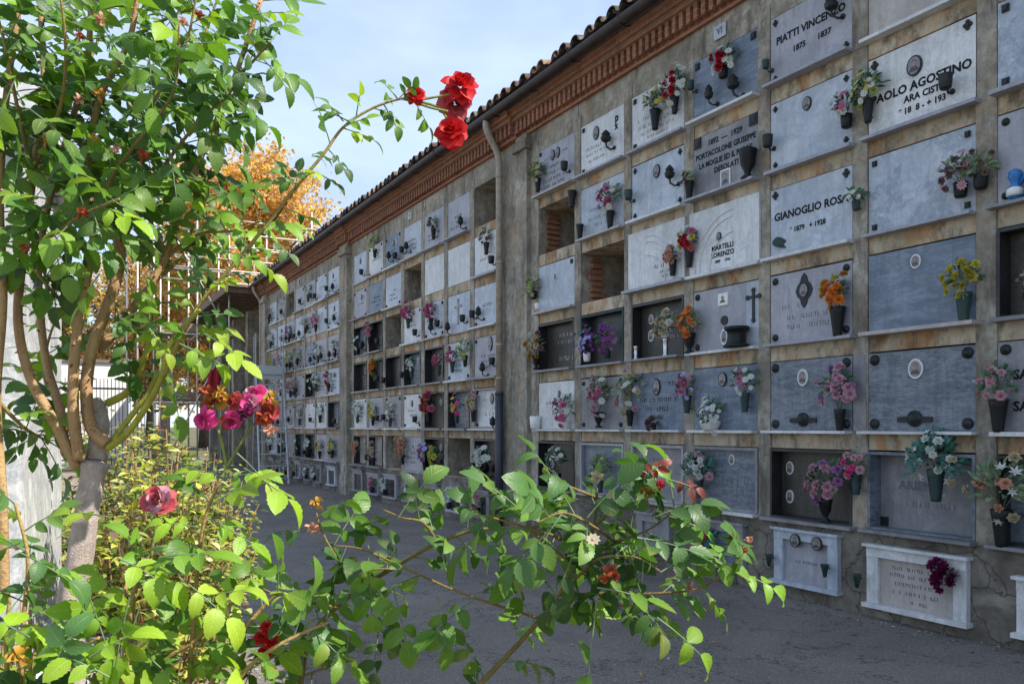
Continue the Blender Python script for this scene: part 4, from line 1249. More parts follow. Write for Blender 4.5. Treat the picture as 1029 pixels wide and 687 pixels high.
# ------------------------------------------------------------------ roses
SAZ, SEL = R(135), math.atan(1.4826 * math.sin(R(135)))
SUNV = Vector((math.sin(SAZ) * math.cos(SEL), math.cos(SAZ) * math.cos(SEL), math.sin(SEL)))


def catmull(pts, n=6):
    out = []
    P_ = [pts[0]] + list(pts) + [pts[-1]]
    for i in range(1, len(P_) - 2):
        p0, p1, p2, p3 = P_[i - 1], P_[i], P_[i + 1], P_[i + 2]
        for k in range(n):
            t_ = k / n
            out.append(.5 * ((2 * p1) + (p2 - p0) * t_ + (2 * p0 - 5 * p1 + 4 * p2 - p3) * t_ ** 2 + (3 * p1 - p0 - 3 * p2 + p3) * t_ ** 3))
    out.append(P_[-1])
    return out


GREENS = [(.085, .19, .022), (.058, .14, .022), (.12, .24, .025), (.042, .105, .020), (.070, .155, .040), (.11, .21, .035)]
LIMES = [(.23, .37, .022), (.18, .32, .022), (.28, .40, .035), (.15, .28, .025)]  # yellow-green leaves, albedo raised to paint in sunlit brightness
REDS = [(.22, .03, .015), (.28, .06, .02), (.16, .03, .02)]


def compound(mb, o, d, nrm, size, r, pal, n=5, stem=None):
    """one rose leaf: a stalk with paired leaflets and one at the tip"""
    d = d.normalized()
    nrm = (nrm - d * nrm.dot(d)).normalized()
    side = d.cross(nrm)
    base = r.choice(pal)
    k = r.uniform(.8, 1.25)
    L = size * 1.7
    pts = [o + d * (L * t_) - Vector((0, 0, 1)) * (.14 * L * t_ * t_) for t_ in (0, .35, .7, 1)]
    mb.col = (base[0] * k * 1.2, base[1] * k, base[2] * k)
    mb.tube(pts, [.0013, .0011, .0009, .0007], 4, 1, False)
    pairs = [(.40, .78), (.78, .95)] if n >= 5 else [(.7, .9)]
    if n >= 7: pairs = [(.28, .7), (.55, .85), (.85, .95)]
    for (t_, sc_) in pairs:
        c = pts[0].lerp(pts[-1], t_) - Vector((0, 0, 1)) * (.03 * L * 4 * t_ * (1 - t_)) * 0
        c = o + d * (L * t_) - Vector((0, 0, 1)) * (.14 * L * t_ * t_)
        for sg in (-1, 1):
            if r.random() < .06: continue
            kk = k * r.uniform(.85, 1.15)
            mb.col = tuple(v_ * kk for v_ in base)
            dd = (side * sg + d * r.uniform(.25, .7) + nrm * r.uniform(-.3, .2) - Vector((0, 0, .18)))
            nn = nrm + side * sg * r.uniform(-.1, .5) + Vector((r.uniform(-.25, .25), r.uniform(-.25, .25), r.uniform(-.1, .25)))
            ll = size * sc_ * r.uniform(.85, 1.15)
            mb.blade(c, dd, nn, ll, ll * r.uniform(.50, .68), r.uniform(.05, .5), r.uniform(.1, 1.2), 13, 0, .06)
    mb.col = tuple(v_ * k for v_ in base)
    mb.blade(pts[-1], d - Vector((0, 0, .2)), nrm + Vector((r.uniform(-.2, .2), r.uniform(-.2, .2), 0)), size * 1.12, size * .72, r.uniform(.05, .45), r.uniform(.1, 1.1), 13, 0, .06)


def leafy(mb, path, r, t0=.15, step=.035, size=(.032, .05), pal=GREENS, up=.6, n=5, prob=1):
    """compound leaves spiralling up a shoot"""
    acc = 0
    tot = sum((path[i + 1] - path[i]).length for i in range(len(path) - 1))
    run = 0
    ang = r.uniform(0, 6.28)
    nxt = tot * t0
    for i in range(len(path) - 1):
        seg = path[i + 1] - path[i]
        ls = seg.length
        while nxt <= run + ls and ls > 0:
            p = path[i] + seg * ((nxt - run) / ls)
            ax = seg.normalized()
            ang += 2.4 + r.uniform(-.4, .4)
            a = ax.orthogonal().normalized()
            out = Matrix.Rotation(ang, 3, ax) @ a
            d = out + ax * r.uniform(.2, .8) + Vector((0, 0, r.uniform(-.1, .3)))
            nrm = Vector((0, 0, 1)) * up * .55 + ax * .15 + SUNV * .9 + Vector((r.uniform(-.55, .55), r.uniform(-.55, .55) - .15, r.uniform(-.2, .2)))
            if r.random() < prob:
                compound(mb, p, d, nrm, r.uniform(*size), r, pal, r.choice([n, n, 3]) if n == 5 else n)
            nxt += step * r.uniform(.7, 1.4)
        run += ls


def cane(mb, pts, r0, r1, n=9, mat=2, jit=.0):
    path = catmull([P(*p) for p in pts], 6)
    m_ = len(path)
    mb.tube(path, [r0 + (r1 - r0) * i / (m_ - 1) + rnd.uniform(-1, 1) * jit for i in range(m_)], n, mat)
    return path


def thorns(mb, path, r, rad, step=.03):
    for i in range(0, len(path) - 1):
        for _ in range(2):
            p = path[i].lerp(path[i + 1], r.random())
            ax = (path[i + 1] - path[i]).normalized()
            out = Matrix.Rotation(r.uniform(0, 6.28), 3, ax) @ ax.orthogonal().normalized()
            if r.random() < .6:
                mb.tube([p + out * rad * .8, p + out * (rad + .006) - ax * .002], [.0025, .0004], 5, 2)


LEAFM = [M['rose_leaf'], M['foliage_pale'], M['rose_cane']]
# --- standard rose with a thick trunk
rose = empty('rose_tree', (P(78, 700, 1.45).x, P(78, 700, 1.45).y, 0), 0, 'tall old rose tree with pale trunk, arching canes and red blooms beside the path', 'rose tree')
RT = Matrix.Translation(-Vector(rose.location))


def rb(mb, name, mats, root, smooth=True):
    o = mb.build(name, mats, root, smooth)
    o.location = -Vector(root.location)
    return o


r = random.Random(5)
tr = MB(); tr.col = (1, 1, 1)
base = P(78, 690, 1.45)
pth = catmull([Vector((base.x + .03, base.y, -.02)), Vector((base.x + .01, base.y + .01, .5)), P(70, 640, 1.45), P(80, 560, 1.45), P(90, 500, 1.45), P(97, 462, 1.45)], 7)
m_ = len(pth)
nr_ = 26
vs_ = []
fine = catmull(pth, 2)
for i_, p0_ in enumerate(fine):
    t_ = i_ / (len(fine) - 1)
    d_ = (fine[min(i_ + 1, len(fine) - 1)] - fine[max(i_ - 1, 0)]).normalized()
    a_ = d_.cross(Vector((0, 1, 0))).normalized(); c_ = d_.cross(a_)
    rad = .030 - .010 * min(1, t_ * 1.3) + .007 * max(0, t_ - .88) / .12
    if t_ > .95: rad *= math.sqrt(max(.02, 1 - ((t_ - .95) / .05) ** 2))
    for k_ in range(nr_):
        th_ = 2 * math.pi * k_ / nr_
        w_ = 1 + .07 * math.sin(3 * th_ + 9 * t_) + .04 * math.sin(7 * th_ - 14 * t_) + .03 * math.sin(40 * t_ + 2 * th_) + r.uniform(-.035, .035)
        vs_.append(p0_ + (a_ * math.cos(th_) + c_ * math.sin(th_)) * rad * w_)
fs_ = [(i_ * nr_ + k_, i_ * nr_ + (k_ + 1) % nr_, (i_ + 1) * nr_ + (k_ + 1) % nr_, (i_ + 1) * nr_ + k_) for i_ in range(len(fine) - 1) for k_ in range(nr_)]
fs_.append(tuple((len(fine) - 1) * nr_ + k_ for k_ in range(nr_)))
tr.add(vs_, fs_)
p_ = P(99, 440, 1.47)
tr.tube([P(97, 462, 1.46), P(101, 430, 1.47), P(98, 408, 1.48), P(96, 400, 1.48)], [.019, .017, .015, .008], 12)
rb(tr, 'trunk', M['rose_bark'], rose)
cn = MB(); cn.col = (1.0, .95, .85)
A1 = cane(cn, [(78, 470, 1.44), (55, 425, 1.42), (30, 378, 1.40), (18, 320, 1.40), (24, 250, 1.42), (34, 170, 1.45), (44, 90, 1.5), (40, 0, 1.5)], .0098, .005)
A2 = cane(cn, [(66, 455, 1.46), (60, 410, 1.48), (48, 370, 1.50), (41, 320, 1.52), (39, 260, 1.52), (50, 200, 1.52), (70, 130, 1.5), (88, 60, 1.5), (92, -20, 1.5)], .0085, .005)
A3 = cane(cn, [(80, 462, 1.43), (74, 420, 1.42), (74, 370, 1.42), (79, 320, 1.43), (88, 275, 1.44), (94, 235, 1.45), (88, 170, 1.5), (100, 100, 1.5), (130, 40, 1.5), (140, -20, 1.5)], .0105, .0045)
A4 = cane(cn, [(108, 446, 1.44), (92, 430, 1.44), (87, 395, 1.44), (91, 358, 1.45), (104, 318, 1.46), (116, 285, 1.46), (121, 255, 1.47), (118, 228, 1.47)], .0112, .0095)
A5 = cane(cn, [(93, 352, 1.47), (110, 340, 1.49), (132, 312, 1.52), (152, 283, 1.54), (168, 255, 1.55), (180, 215, 1.56), (205, 150, 1.58), (235, 80, 1.6), (262, 0, 1.6)], .0098, .0045)
cn.col = (.85, 1.25, .35)
A6 = cane(cn, [(108, 450, 1.44), (126, 437, 1.42), (146, 410, 1.40), (162, 380, 1.38), (172, 345, 1.37), (200, 311, 1.35)], .0062, .0045)
A7 = cane(cn, [(108, 405, 1.48), (130, 392, 1.47), (143, 365, 1.47), (152, 335, 1.47), (156, 300, 1.48)], .0075, .004)
A8 = cane(cn, [(110, 446, 1.46), (130, 420, 1.46), (147, 398, 1.46), (158, 375, 1.46)], .006, .004)
cn.col = (1.0, .95, .8)
A10 = cane(cn, [(4, 600, 1.35), (2, 500, 1.35), (-4, 400, 1.35), (3, 300, 1.37), (0, 200, 1.4), (6, 100, 1.4), (20, 0, 1.4)], .009, .005)
cn.col = (.75, .85, .45)
LS = cane(cn, [(165, 378, 1.38), (182, 338, 1.36), (205, 300, 1.35), (238, 262, 1.35), (268, 226, 1.35), (296, 190, 1.35), (325, 155, 1.35), (345, 128, 1.36), (372, 110, 1.37), (400, 100, 1.38), (428, 97, 1.4)], .0040, .0018, 7)
cn.col = (.7, .8, .5)
UP = []
for q in [
    [(118, 232, 1.47), (126, 170, 1.48), (150, 110, 1.45), (185, 50, 1.42), (200, -20, 1.4)],
    [(121, 250, 1.47), (150, 190, 1.42), (185, 140, 1.38), (215, 108, 1.35), (240, 92, 1.33)],
    [(94, 240, 1.45), (112, 180, 1.38), (140, 140, 1.33), (175, 90, 1.3), (180, 20, 1.28)],
    [(34, 180, 1.45), (20, 120, 1.38), (8, 60, 1.33), (-6, 0, 1.3)],
    [(34, 170, 1.45), (60, 110, 1.38), (66, 50, 1.33), (60, -10, 1.3)],
    [(24, 250, 1.42), (55, 235, 1.34), (85, 215, 1.28), (120, 200, 1.24)],
    [(168, 258, 1.55), (200, 235, 1.52), (235, 232, 1.48), (262, 222, 1.45)],
    [(152, 285, 1.54), (178, 262, 1.6), (195, 225, 1.66), (212, 170, 1.7)],
    [(88, 170, 1.5), (75, 110, 1.58), (95, 50, 1.62), (115, 0, 1.65)],
    [(205, 150, 1.58), (220, 118, 1.56), (232, 100, 1.54)],
    [(205, 150, 1.58), (190, 100, 1.64), (205, 40, 1.68), (225, -20, 1.7)],
    [(235, 80, 1.6), (254, 62, 1.55), (272, 42, 1.52)],
    [(130, 40, 1.5), (165, 20, 1.46), (195, 8, 1.42)],
    [(48, 240, 1.46), (30, 215, 1.36), (8, 190, 1.28)],
    [(79, 320, 1.43), (50, 290, 1.38), (28, 262, 1.36)],
    [(60, 410, 1.48), (45, 380, 1.56), (48, 345, 1.62), (60, 310, 1.66)],
    [(104, 318, 1.46), (135, 330, 1.44), (160, 320, 1.42)],
    [(-5, 400, 1.35), (25, 430, 1.42), (52, 445, 1.6)],
    [(120, 255, 1.47), (105, 200, 1.6), (125, 150, 1.66), (150, 60, 1.7)],
    [(168, 255, 1.55), (150, 215, 1.5), (160, 170, 1.46), (185, 190, 1.42)],
]:
    UP.append(cane(cn, q, .0042, .0018, 6))
cn.col = (.9, .6, .5)
for pa, rd in ((A1, .008), (A3, .009), (A4, .010), (A5, .008), (A2, .006)):
    thorns(cn, pa, r, rd)
rb(cn, 'cane', [M['rose_cane']] * 3, rose)
lf = MB()
for pa, t0 in ((A1, .62), (A2, .55), (A3, .55), (A5, .45), (A10, .55)):
    leafy(lf, pa, r, t0, .019, (.026, .052), GREENS + LIMES[3:])
for i, pa in enumerate(UP):
    leafy(lf, pa, r, .08, .0165, (.024, .052), GREENS + LIMES[3:] if i % 3 else GREENS + LIMES[:2])
leafy(lf, LS, r, .05, .030, (.020, .034), GREENS + LIMES[2:])
leafy(lf, A6, r, .6, .03, (.03, .042), LIMES)
leafy(lf, A7, r, .35, .03, (.026, .04), LIMES[:2] + GREENS)
leafy(lf, A8, r, .6, .02, (.026, .036), LIMES[:2] + GREENS)
# single leaves read in the photograph: (x, y, Z, direction in the picture, palette)
def at_leaf(mb, x, y, Z, ang, size, pal, r, n=5, face=.0):
    d = P(x + 40 * math.cos(ang), y - 40 * math.sin(ang), Z) - P(x, y, Z)
    back = -(P(x, y, 1).copy() - Vector((0, 0, EYE)))
    nrm = Vector((0, 0, 1)) * (1 - face) + back.normalized() * (.55 + face) + Vector((r.uniform(-.25, .25), r.uniform(-.25, .25), 0))
    compound(mb, P(x, y, Z), d, nrm, size * r.uniform(.78, .98), r, pal, n)


for (x, y, Z, a, s_, pal, n) in [
    (62, 232, 1.26, -1.4, .040, LIMES, 5), (95, 205, 1.22, -.3, .042, LIMES, 5), (48, 200, 1.24, 2.9, .036, LIMES, 5), (100, 275, 1.25, -2.2, .036, LIMES, 5),
    (205, 205, 1.30, .5, .04, LIMES[1:2] + GREENS, 5), (180, 345, 1.2, -.4, .042, LIMES, 5), (205, 335, 1.2, -.5, .045, LIMES, 5), (172, 370, 1.2, -1.4, .042, GREENS, 5),
    (118, 325, 1.3, .6, .03, LIMES, 5), (150, 330, 1.3, -.9, .03, LIMES, 5), (225, 252, 1.3, -.2, .034, LIMES, 5), (270, 238, 1.34, -.6, .03, GREENS, 5),
    (296, 192, 1.34, 1.4, .028, GREENS, 3), (330, 150, 1.34, -.8, .028, GREENS, 5), (350, 122, 1.35, 2.6, .028, GREENS, 3), (345, 128, 1.35, .5, .03, LIMES + GREENS, 5),
    (345, 122, 1.35, 2.2, .028, GREENS, 5), (300, 185, 1.34, 2.9, .030, LIMES[:1] + GREENS, 5), (315, 172, 1.34, -.4, .028, GREENS, 3), (385, 104, 1.37, -1.0, .026, GREENS, 5), (400, 100, 1.37, 2.2, .024, GREENS, 3),
    (245, 255, 1.32, -.5, .034, LIMES, 3), (55, 250, 1.38, -1.3, .045, GREENS[3:4], 3), (60, 268, 1.38, -1.7, .045, GREENS[3:4], 3),
    (200, 60, 1.3, -1.4, .04, GREENS, 5), (150, 55, 1.25, -1.5, .045, GREENS, 5), (215, 60, 1.3, -.4, .036, GREENS, 5), (265, 60, 1.4, -.8, .034, GREENS, 5), (255, 15, 1.4, .2, .036, GREENS + LIMES, 5),
    (20, 40, 1.25, -2.4, .05, LIMES[:2] + GREENS, 5), (30, 110, 1.25, -.6, .044, LIMES[:2] + GREENS, 5), (15, 80, 1.25, -2.0, .044, LIMES[:2] + GREENS, 5), (110, 110, 1.3, -2.2, .04, GREENS, 5), (50, 20, 1.3, 2.5, .045, LIMES, 5), (60, 140, 1.25, -1.0, .04, LIMES[:1] + GREENS, 5),
    (170, 150, 1.3, -1.4, .045, GREENS, 5), (200, 110, 1.32, -1.2, .042, GREENS, 5)]:
    at_leaf(lf, x, y, Z, a, s_, pal, r, n)
rb(lf, 'foliage', LEAFM, rose)


def bloom(root, x, y, Z, size, kind, colour, d=None, label=None, two=None):
    cam = (Vector((0, 0, EYE)) - P(x, y, Z)).normalized()
    d = cam * .8 + Vector((0, 0, .6)) if d is None else d
    p = P(x, y, Z) - Vector(root.location)
    o = put_flower(root, p, d, size, kind, colour, 'rose_bloom')
    if label: o['label'] = label
    if two:
        o2 = put_flower(root, p + Vector(d).normalized() * size * .12, d, size * .7, two[0], two[1], 'rose_bloom')
    return o


def big_rose(root, x, y, Z, size, colour, d=None, seed=1, loose=.3, colour2=None, label=None):
    """garden rose with many reflexed wavy petals, its own mesh"""
    r = random.Random(seed)
    b = MB(); Zv = Vector((0, 0, 1))
    for ring, (n, tilt, L, Wd) in enumerate(((3, .1, .42, .42), (4, .3, .55, .52), (5, .55, .7, .62), (6, .85, .85, .72), (6, 1.15, .98, .82), (6, 1.5, 1.0, .86))):
        for k in range(n):
            a = 2 * math.pi * k / n + ring * .7 + r.uniform(-.25, .25)
            tl = tilt + r.uniform(-.25, .25) * loose * 2
            out = Vector((math.cos(a), math.sin(a), 0))
            d_ = out * math.sin(tl) + Zv * math.cos(tl) + Vector((r.uniform(-1, 1), r.uniform(-1, 1), r.uniform(-1, 1))) * loose * .3
            nrm = -out * math.cos(tl) + Zv * math.sin(tl)
            b.blade(out * .07 - Zv * .28 * (ring / 5), d_, nrm, L * r.uniform(.85, 1.1), Wd * r.uniform(.85, 1.2), r.uniform(.15, .45), -.5 + 1.3 * ring / 5 + r.uniform(-.3, .3) * loose * 3, 6, 1 if (colour2 and r.random() < .3) else 0, 0, 1.7)
    cam = (Vector((0, 0, EYE)) - P(x, y, Z)).normalized()
    d = cam * .8 + Vector((0, 0, .6)) if d is None else Vector(d)
    o = b.build('rose_bloom', [PET[colour], PET[colour2 or colour]], root, True)
    o.location = P(x, y, Z) - Vector(root.location)
    o.rotation_euler = Vector((0, 0, 1)).rotation_difference(d.normalized()).to_euler()
    o.scale = (size,) * 3
    if label: o['label'] = label
    return o


ct = MB(); ct.col = (.5, .9, .4)
for q in ([(420, 100, 1.39), (430, 99, 1.4), (452, 95, 1.41)], [(410, 100, 1.38), (432, 108, 1.4), (450, 112, 1.41)], [(415, 101, 1.39), (440, 108, 1.41), (452, 125, 1.41)], [(405, 100, 1.38), (412, 98, 1.38), (418, 96, 1.38)], [(222, 480, 1.22), (236, 455, 1.22), (255, 425, 1.22)], [(228, 470, 1.22), (222, 440, 1.22), (214, 422, 1.22)], [(152, 560, 1.3), (156, 530, 1.3), (158, 512, 1.3)]):
    cane(ct, q, .0026, .0018, 6)
rb(ct, 'flower_stalk', M['rose_cane'], rose)
cam_d = -Vector((ST, CT, 0))
big_rose(rose, 463, 84, 1.42, .034, 'scarlet', cam_d + Vector((.25, 0, .55)), 3, .35, label='uppermost open red rose against the sky')
big_rose(rose, 459, 104, 1.44, .032, 'crimson', cam_d + Vector((.5, .3, -.1)), 4, .3)
big_rose(rose, 453, 131, 1.40, .030, 'scarlet', cam_d + Vector((-.1, 0, .2)), 5, .2)
big_rose(rose, 417, 94, 1.38, .019, 'scarlet', cam_d + Vector((-.1, 0, .3)), 6, .2)

for (x, y, s_, c_) in ((100, 95, .012, 'gold'), (102, 20, .012, 'peach'), (80, 100, .010, 'peach'), (48, 142, .012, 'gold'), (145, 158, .014, 'rust'), (95, 140, .010, 'gold'), (80, 38, .010, 'rust'), (184, 22, .010, 'peach'), (82, 215, .013, 'rust'), (200, 15, .009, 'rust'), (115, 150, .010, 'peach'), (25, 250, .010, 'rust')):
    bloom(rose, x, y, 1.27, s_, 'wilted', c_)
# --- flowering shoot in front (magenta) and low plants: a second rose bush
rose2 = empty('rose_bush', (P(150, 700, 1.25).x, P(150, 700, 1.25).y, 0), 0, 'low leafy rose bush with faded magenta blooms in front of the pale trunk', 'rose bush')
st = MB(); st.col = (.9, .9, .6)
g0 = Vector((P(150, 700, 1.25).x, P(150, 700, 1.25).y, 0))


def from_ground(pts, off=(0, 0)):
    first = P(*pts[0])
    gr = Vector((g0.x * .5 + first.x * .5 + off[0], g0.y * .5 + first.y * .5 + off[1], 0))
    nx_ = P(*pts[1]); t_ = (first - nx_).normalized() * .16
    k1 = first + t_
    return catmull([gr, gr.lerp(k1, .45), k1, *[P(*p) for p in pts]], 6)


def shoot(mb, pts, off=(0, 0), r0=.0055, r1=.0022):
    pa = from_ground(pts, off)
    m_ = len(pa)
    mb.tube(pa, [r0 + (r1 - r0) * i / (m_ - 1) for i in range(m_)], 7, 0)
    return pa


S = [shoot(st, q, o_) for q, o_ in [
    ([(190, 690, 1.22), (196, 600, 1.22), (200, 560, 1.22), (206, 520, 1.22), (222, 480, 1.22)], (0, 0)),
    ([(118, 690, 1.2), (120, 620, 1.2), (128, 580, 1.22), (122, 550, 1.26)], (-.03, 0)),
    ([(130, 690, 1.3), (135, 600, 1.3), (152, 560, 1.3)], (0, .03)),
    ([(20, 690, 1.15), (24, 620, 1.15), (28, 560, 1.15), (15, 505, 1.15)], (-.1, 0)),
    ([(30, 690, 1.3), (30, 620, 1.3), (32, 600, 1.32)], (-.08, .02)),
    ([(8, 690, 1.1), (6, 640, 1.1), (10, 600, 1.1)], (-.12, -.02)),
    ([(70, 690, 1.1), (80, 655, 1.1), (100, 640, 1.1)], (-.05, -.02)),
    ([(120, 690, 1.15), (128, 640, 1.15), (135, 590, 1.15), (150, 560, 1.17)], (0, -.02)),
    ([(210, 690, 1.15), (232, 650, 1.16), (262, 612, 1.18), (285, 590, 1.18)], (.03, -.02)),
    ([(230, 700, 1.12), (250, 670, 1.12), (285, 645, 1.12), (330, 625, 1.14)], (.03, -.04)),
    ([(120, 700, 1.1), (130, 660, 1.1), (150, 640, 1.1)], (0, -.04)),
    ([(200, 640, 1.22), (215, 620, 1.22), (240, 600, 1.24)], (.02, 0)),
]]
rb(st, 'stem', M['rose_cane'], rose2)
lf = MB(); r = random.Random(11)
for i, pa in enumerate(S):
    leafy(lf, pa, r, .62, {0: .04, 1: .045, 2: .05, 4: .05, 7: .024, 8: .03}.get(i, .022), (.028, .048), LIMES + GREENS[:3] if i in (0, 1, 2, 7, 10, 11) else GREENS + LIMES)
for (x, y, Z, a, s_, pal, n) in [
    (238, 455, 1.18, -.7, .042, LIMES, 3), (245, 470, 1.18, -.5, .046, LIMES, 5), (228, 480, 1.2, 2.8, .036, LIMES, 5), (208, 520, 1.15, -.4, .045, LIMES, 5), (215, 505, 1.15, .6, .045, LIMES, 5), (200, 530, 1.15, 2.9, .04, LIMES, 5),
    (112, 520, 1.12, 2.9, .040, LIMES, 3), (118, 560, 1.1, -.4, .048, LIMES, 5), (160, 560, 1.1, .2, .05, LIMES, 5), (180, 580, 1.08, -.6, .05, LIMES, 5), (130, 600, 1.05, -1.8, .05, LIMES, 5),
    (140, 610, 1.08, -1.9, .044, LIMES, 5), (90, 600, 1.05, -1.2, .045, LIMES, 5), (20, 545, 1.05, -2.8, .05, GREENS, 5), (20, 555, 1.05, -.4, .05, GREENS, 5), (30, 640, 1.0, 2.6, .048, GREENS + LIMES, 5),
    (90, 660, 1.0, .6, .048, LIMES, 5), (110, 680, 1.0, 2.6, .05, LIMES, 5), (50, 680, 1.0, 1.2, .045, GREENS, 5), (205, 600, 1.1, .3, .042, LIMES, 5)]:
    at_leaf(lf, x, y, Z, a, s_, pal, r, n)
rb(lf, 'foliage', LEAFM, rose2)
big_rose(rose2, 204, 421, 1.20, .019, 'magenta', cam_d + Vector((-.6, 0, -.1)), 8, 1.3, 'magenta')
big_rose(rose2, 232, 423, 1.20, .018, 'magenta', cam_d + Vector((.3, 0, -.5)), 18, 1.3, 'rust')
big_rose(rose2, 214, 402, 1.22, .019, 'rust', cam_d + Vector((-.2, 0, .8)), 9, 1.3, 'gold', label='faded bloom turned rust and gold')
big_rose(rose2, 236, 403, 1.24, .018, 'crimson', cam_d + Vector((-.2, 0, .4)), 15, 1.3, 'rust')
big_rose(rose2, 257, 396, 1.22, .022, 'magenta', cam_d + Vector((.1, 0, .9)), 12, 1.1, 'palepink')
big_rose(rose2, 268, 412, 1.20, .023, 'rust', cam_d + Vector((.4, 0, .2)), 10, 1.4, 'crimson')
big_rose(rose2, 252, 405, 1.20, .018, 'magenta', cam_d + Vector((-.1, 0, .2)), 20, 1.2, 'palepink')
for (x, y, s_, c_) in ((222, 396, .016, 'gold'), (208, 394, .014, 'rust'), (263, 420, .016, 'rust'), (272, 400, .014, 'gold'), (245, 415, .015, 'wine'), (270, 432, .014, 'peach')):
    bloom(rose2, x, y, 1.19, s_, 'wilted', c_)
big_rose(rose2, 158, 502, 1.30, .029, 'crimson', cam_d + Vector((.0, 0, .4)), 13, 1.0, 'palepink', label='lone crimson bloom with pale petal edges')
for (x, y, Z, s_, c_) in ((34, 645, 1.2, .020, 'rust'), (48, 650, 1.2, .022, 'rust'), (18, 660, 1.0, .018, 'gold'), (62, 652, 1.2, .018, 'wine'), (16, 548, 1.2, .012, 'peach')):
    bloom(rose2, x, y, Z, s_, 'wilted', c_)
for (x, y) in ((268, 630), (262, 640), (272, 646), (266, 655), (274, 636)):
    bloom(rose2, x, y, 1.16, .011, 'rose', 'scarlet')

# --- third bush: the arching branches across the bottom
rose3 = empty('rose_bush', (P(480, 700, 1.2).x, P(480, 700, 1.2).y, 0), 0, 'rose bush whose leafy branches arch over the dark asphalt path, mostly without flowers', 'rose bush')
g0 = Vector((rose3.location.x, rose3.location.y, 0))
st = MB(); st.col = (.45, .55, .32)
S3 = [shoot(st, q, o_, .0058, .0020) for q, o_ in [
    ([(474, 695, 1.2), (510, 658, 1.2), (540, 625, 1.2), (560, 598, 1.2), (580, 565, 1.2), (596, 530, 1.2), (600, 490, 1.2)], (0, 0)),
    ([(300, 700, 1.25), (312, 640, 1.25), (352, 598, 1.25), (392, 572, 1.25), (440, 545, 1.25), (480, 532, 1.25), (530, 530, 1.25), (575, 520, 1.25)], (-.1, .02)),
]]
br = MB(); br.col = (.5, .55, .34)
T3 = []
for q in [
    [(545, 622, 1.2), (500, 608, 1.2), (455, 592, 1.2), (410, 572, 1.2), (365, 552, 1.2), (335, 548, 1.2)],
    [(560, 598, 1.2), (610, 596, 1.18), (660, 596, 1.17), (705, 590, 1.16), (735, 570, 1.15), (745, 555, 1.15)],
    [(580, 565, 1.2), (620, 545, 1.17), (655, 530, 1.15), (680, 510, 1.14)],
    [(560, 598, 1.2), (585, 575, 1.14), (605, 560, 1.1), (640, 560, 1.08), (665, 575, 1.07)],
    [(596, 530, 1.2), (620, 510, 1.19), (650, 500, 1.18), (668, 485, 1.17)],
    [(600, 500, 1.2), (575, 490, 1.18), (555, 480, 1.17), (548, 468, 1.16)],
    [(580, 560, 1.2), (560, 540, 1.15), (530, 530, 1.12), (495, 520, 1.1), (470, 515, 1.1)],
    [(600, 596, 1.18), (620, 608, 1.14), (650, 606, 1.12), (672, 606, 1.1)],
    [(392, 572, 1.25), (350, 570, 1.22), (335, 555, 1.2), (322, 530, 1.2), (318, 515, 1.2)],
    [(352, 598, 1.25), (375, 625, 1.22), (385, 635, 1.2)],
    [(440, 545, 1.25), (425, 525, 1.22), (405, 520, 1.2), (385, 512, 1.2)],
    [(530, 530, 1.25), (560, 555, 1.22), (590, 575, 1.2), (620, 585, 1.18)],
    [(312, 640, 1.25), (290, 655, 1.22), (262, 660, 1.2), (235, 668, 1.18)],
    [(620, 545, 1.17), (590, 525, 1.12), (565, 515, 1.08), (540, 525, 1.06)],
    [(300, 680, 1.25), (330, 670, 1.2), (355, 660, 1.2)],
    [(340, 610, 1.25), (310, 605, 1.2), (280, 598, 1.16), (262, 590, 1.15)],
    [(735, 570, 1.15), (742, 562, 1.15), (752, 548, 1.15)],
]:
    T3.append(cane(br, q, .0026, .0012, 6, 0))
rb(st, 'stem', M['rose_cane'], rose3)
rb(br, 'twig', M['rose_cane'], rose3)
lf = MB(); r = random.Random(17)
G2 = GREENS + [tuple(v_ * .72 for v_ in c_) for c_ in GREENS] + GREENS + GREENS[3:5] + LIMES[3:]  # darkened copies of the greens paint shade into this bush's leaves
leafy(lf, S3[0], r, .74, .030, (.024, .044), G2)
leafy(lf, S3[1], r, .60, .026, (.024, .044), G2)
dens = {0: .030, 1: .026, 2: .02, 3: .022, 9: .04, 10: .035}
for i, pa in enumerate(T3):
    leafy(lf, pa, r, .12, dens.get(i, .022) * (.95 if i in (1, 2, 3, 4, 5, 6, 12, 14) else 1.2), (.020, .046), G2)
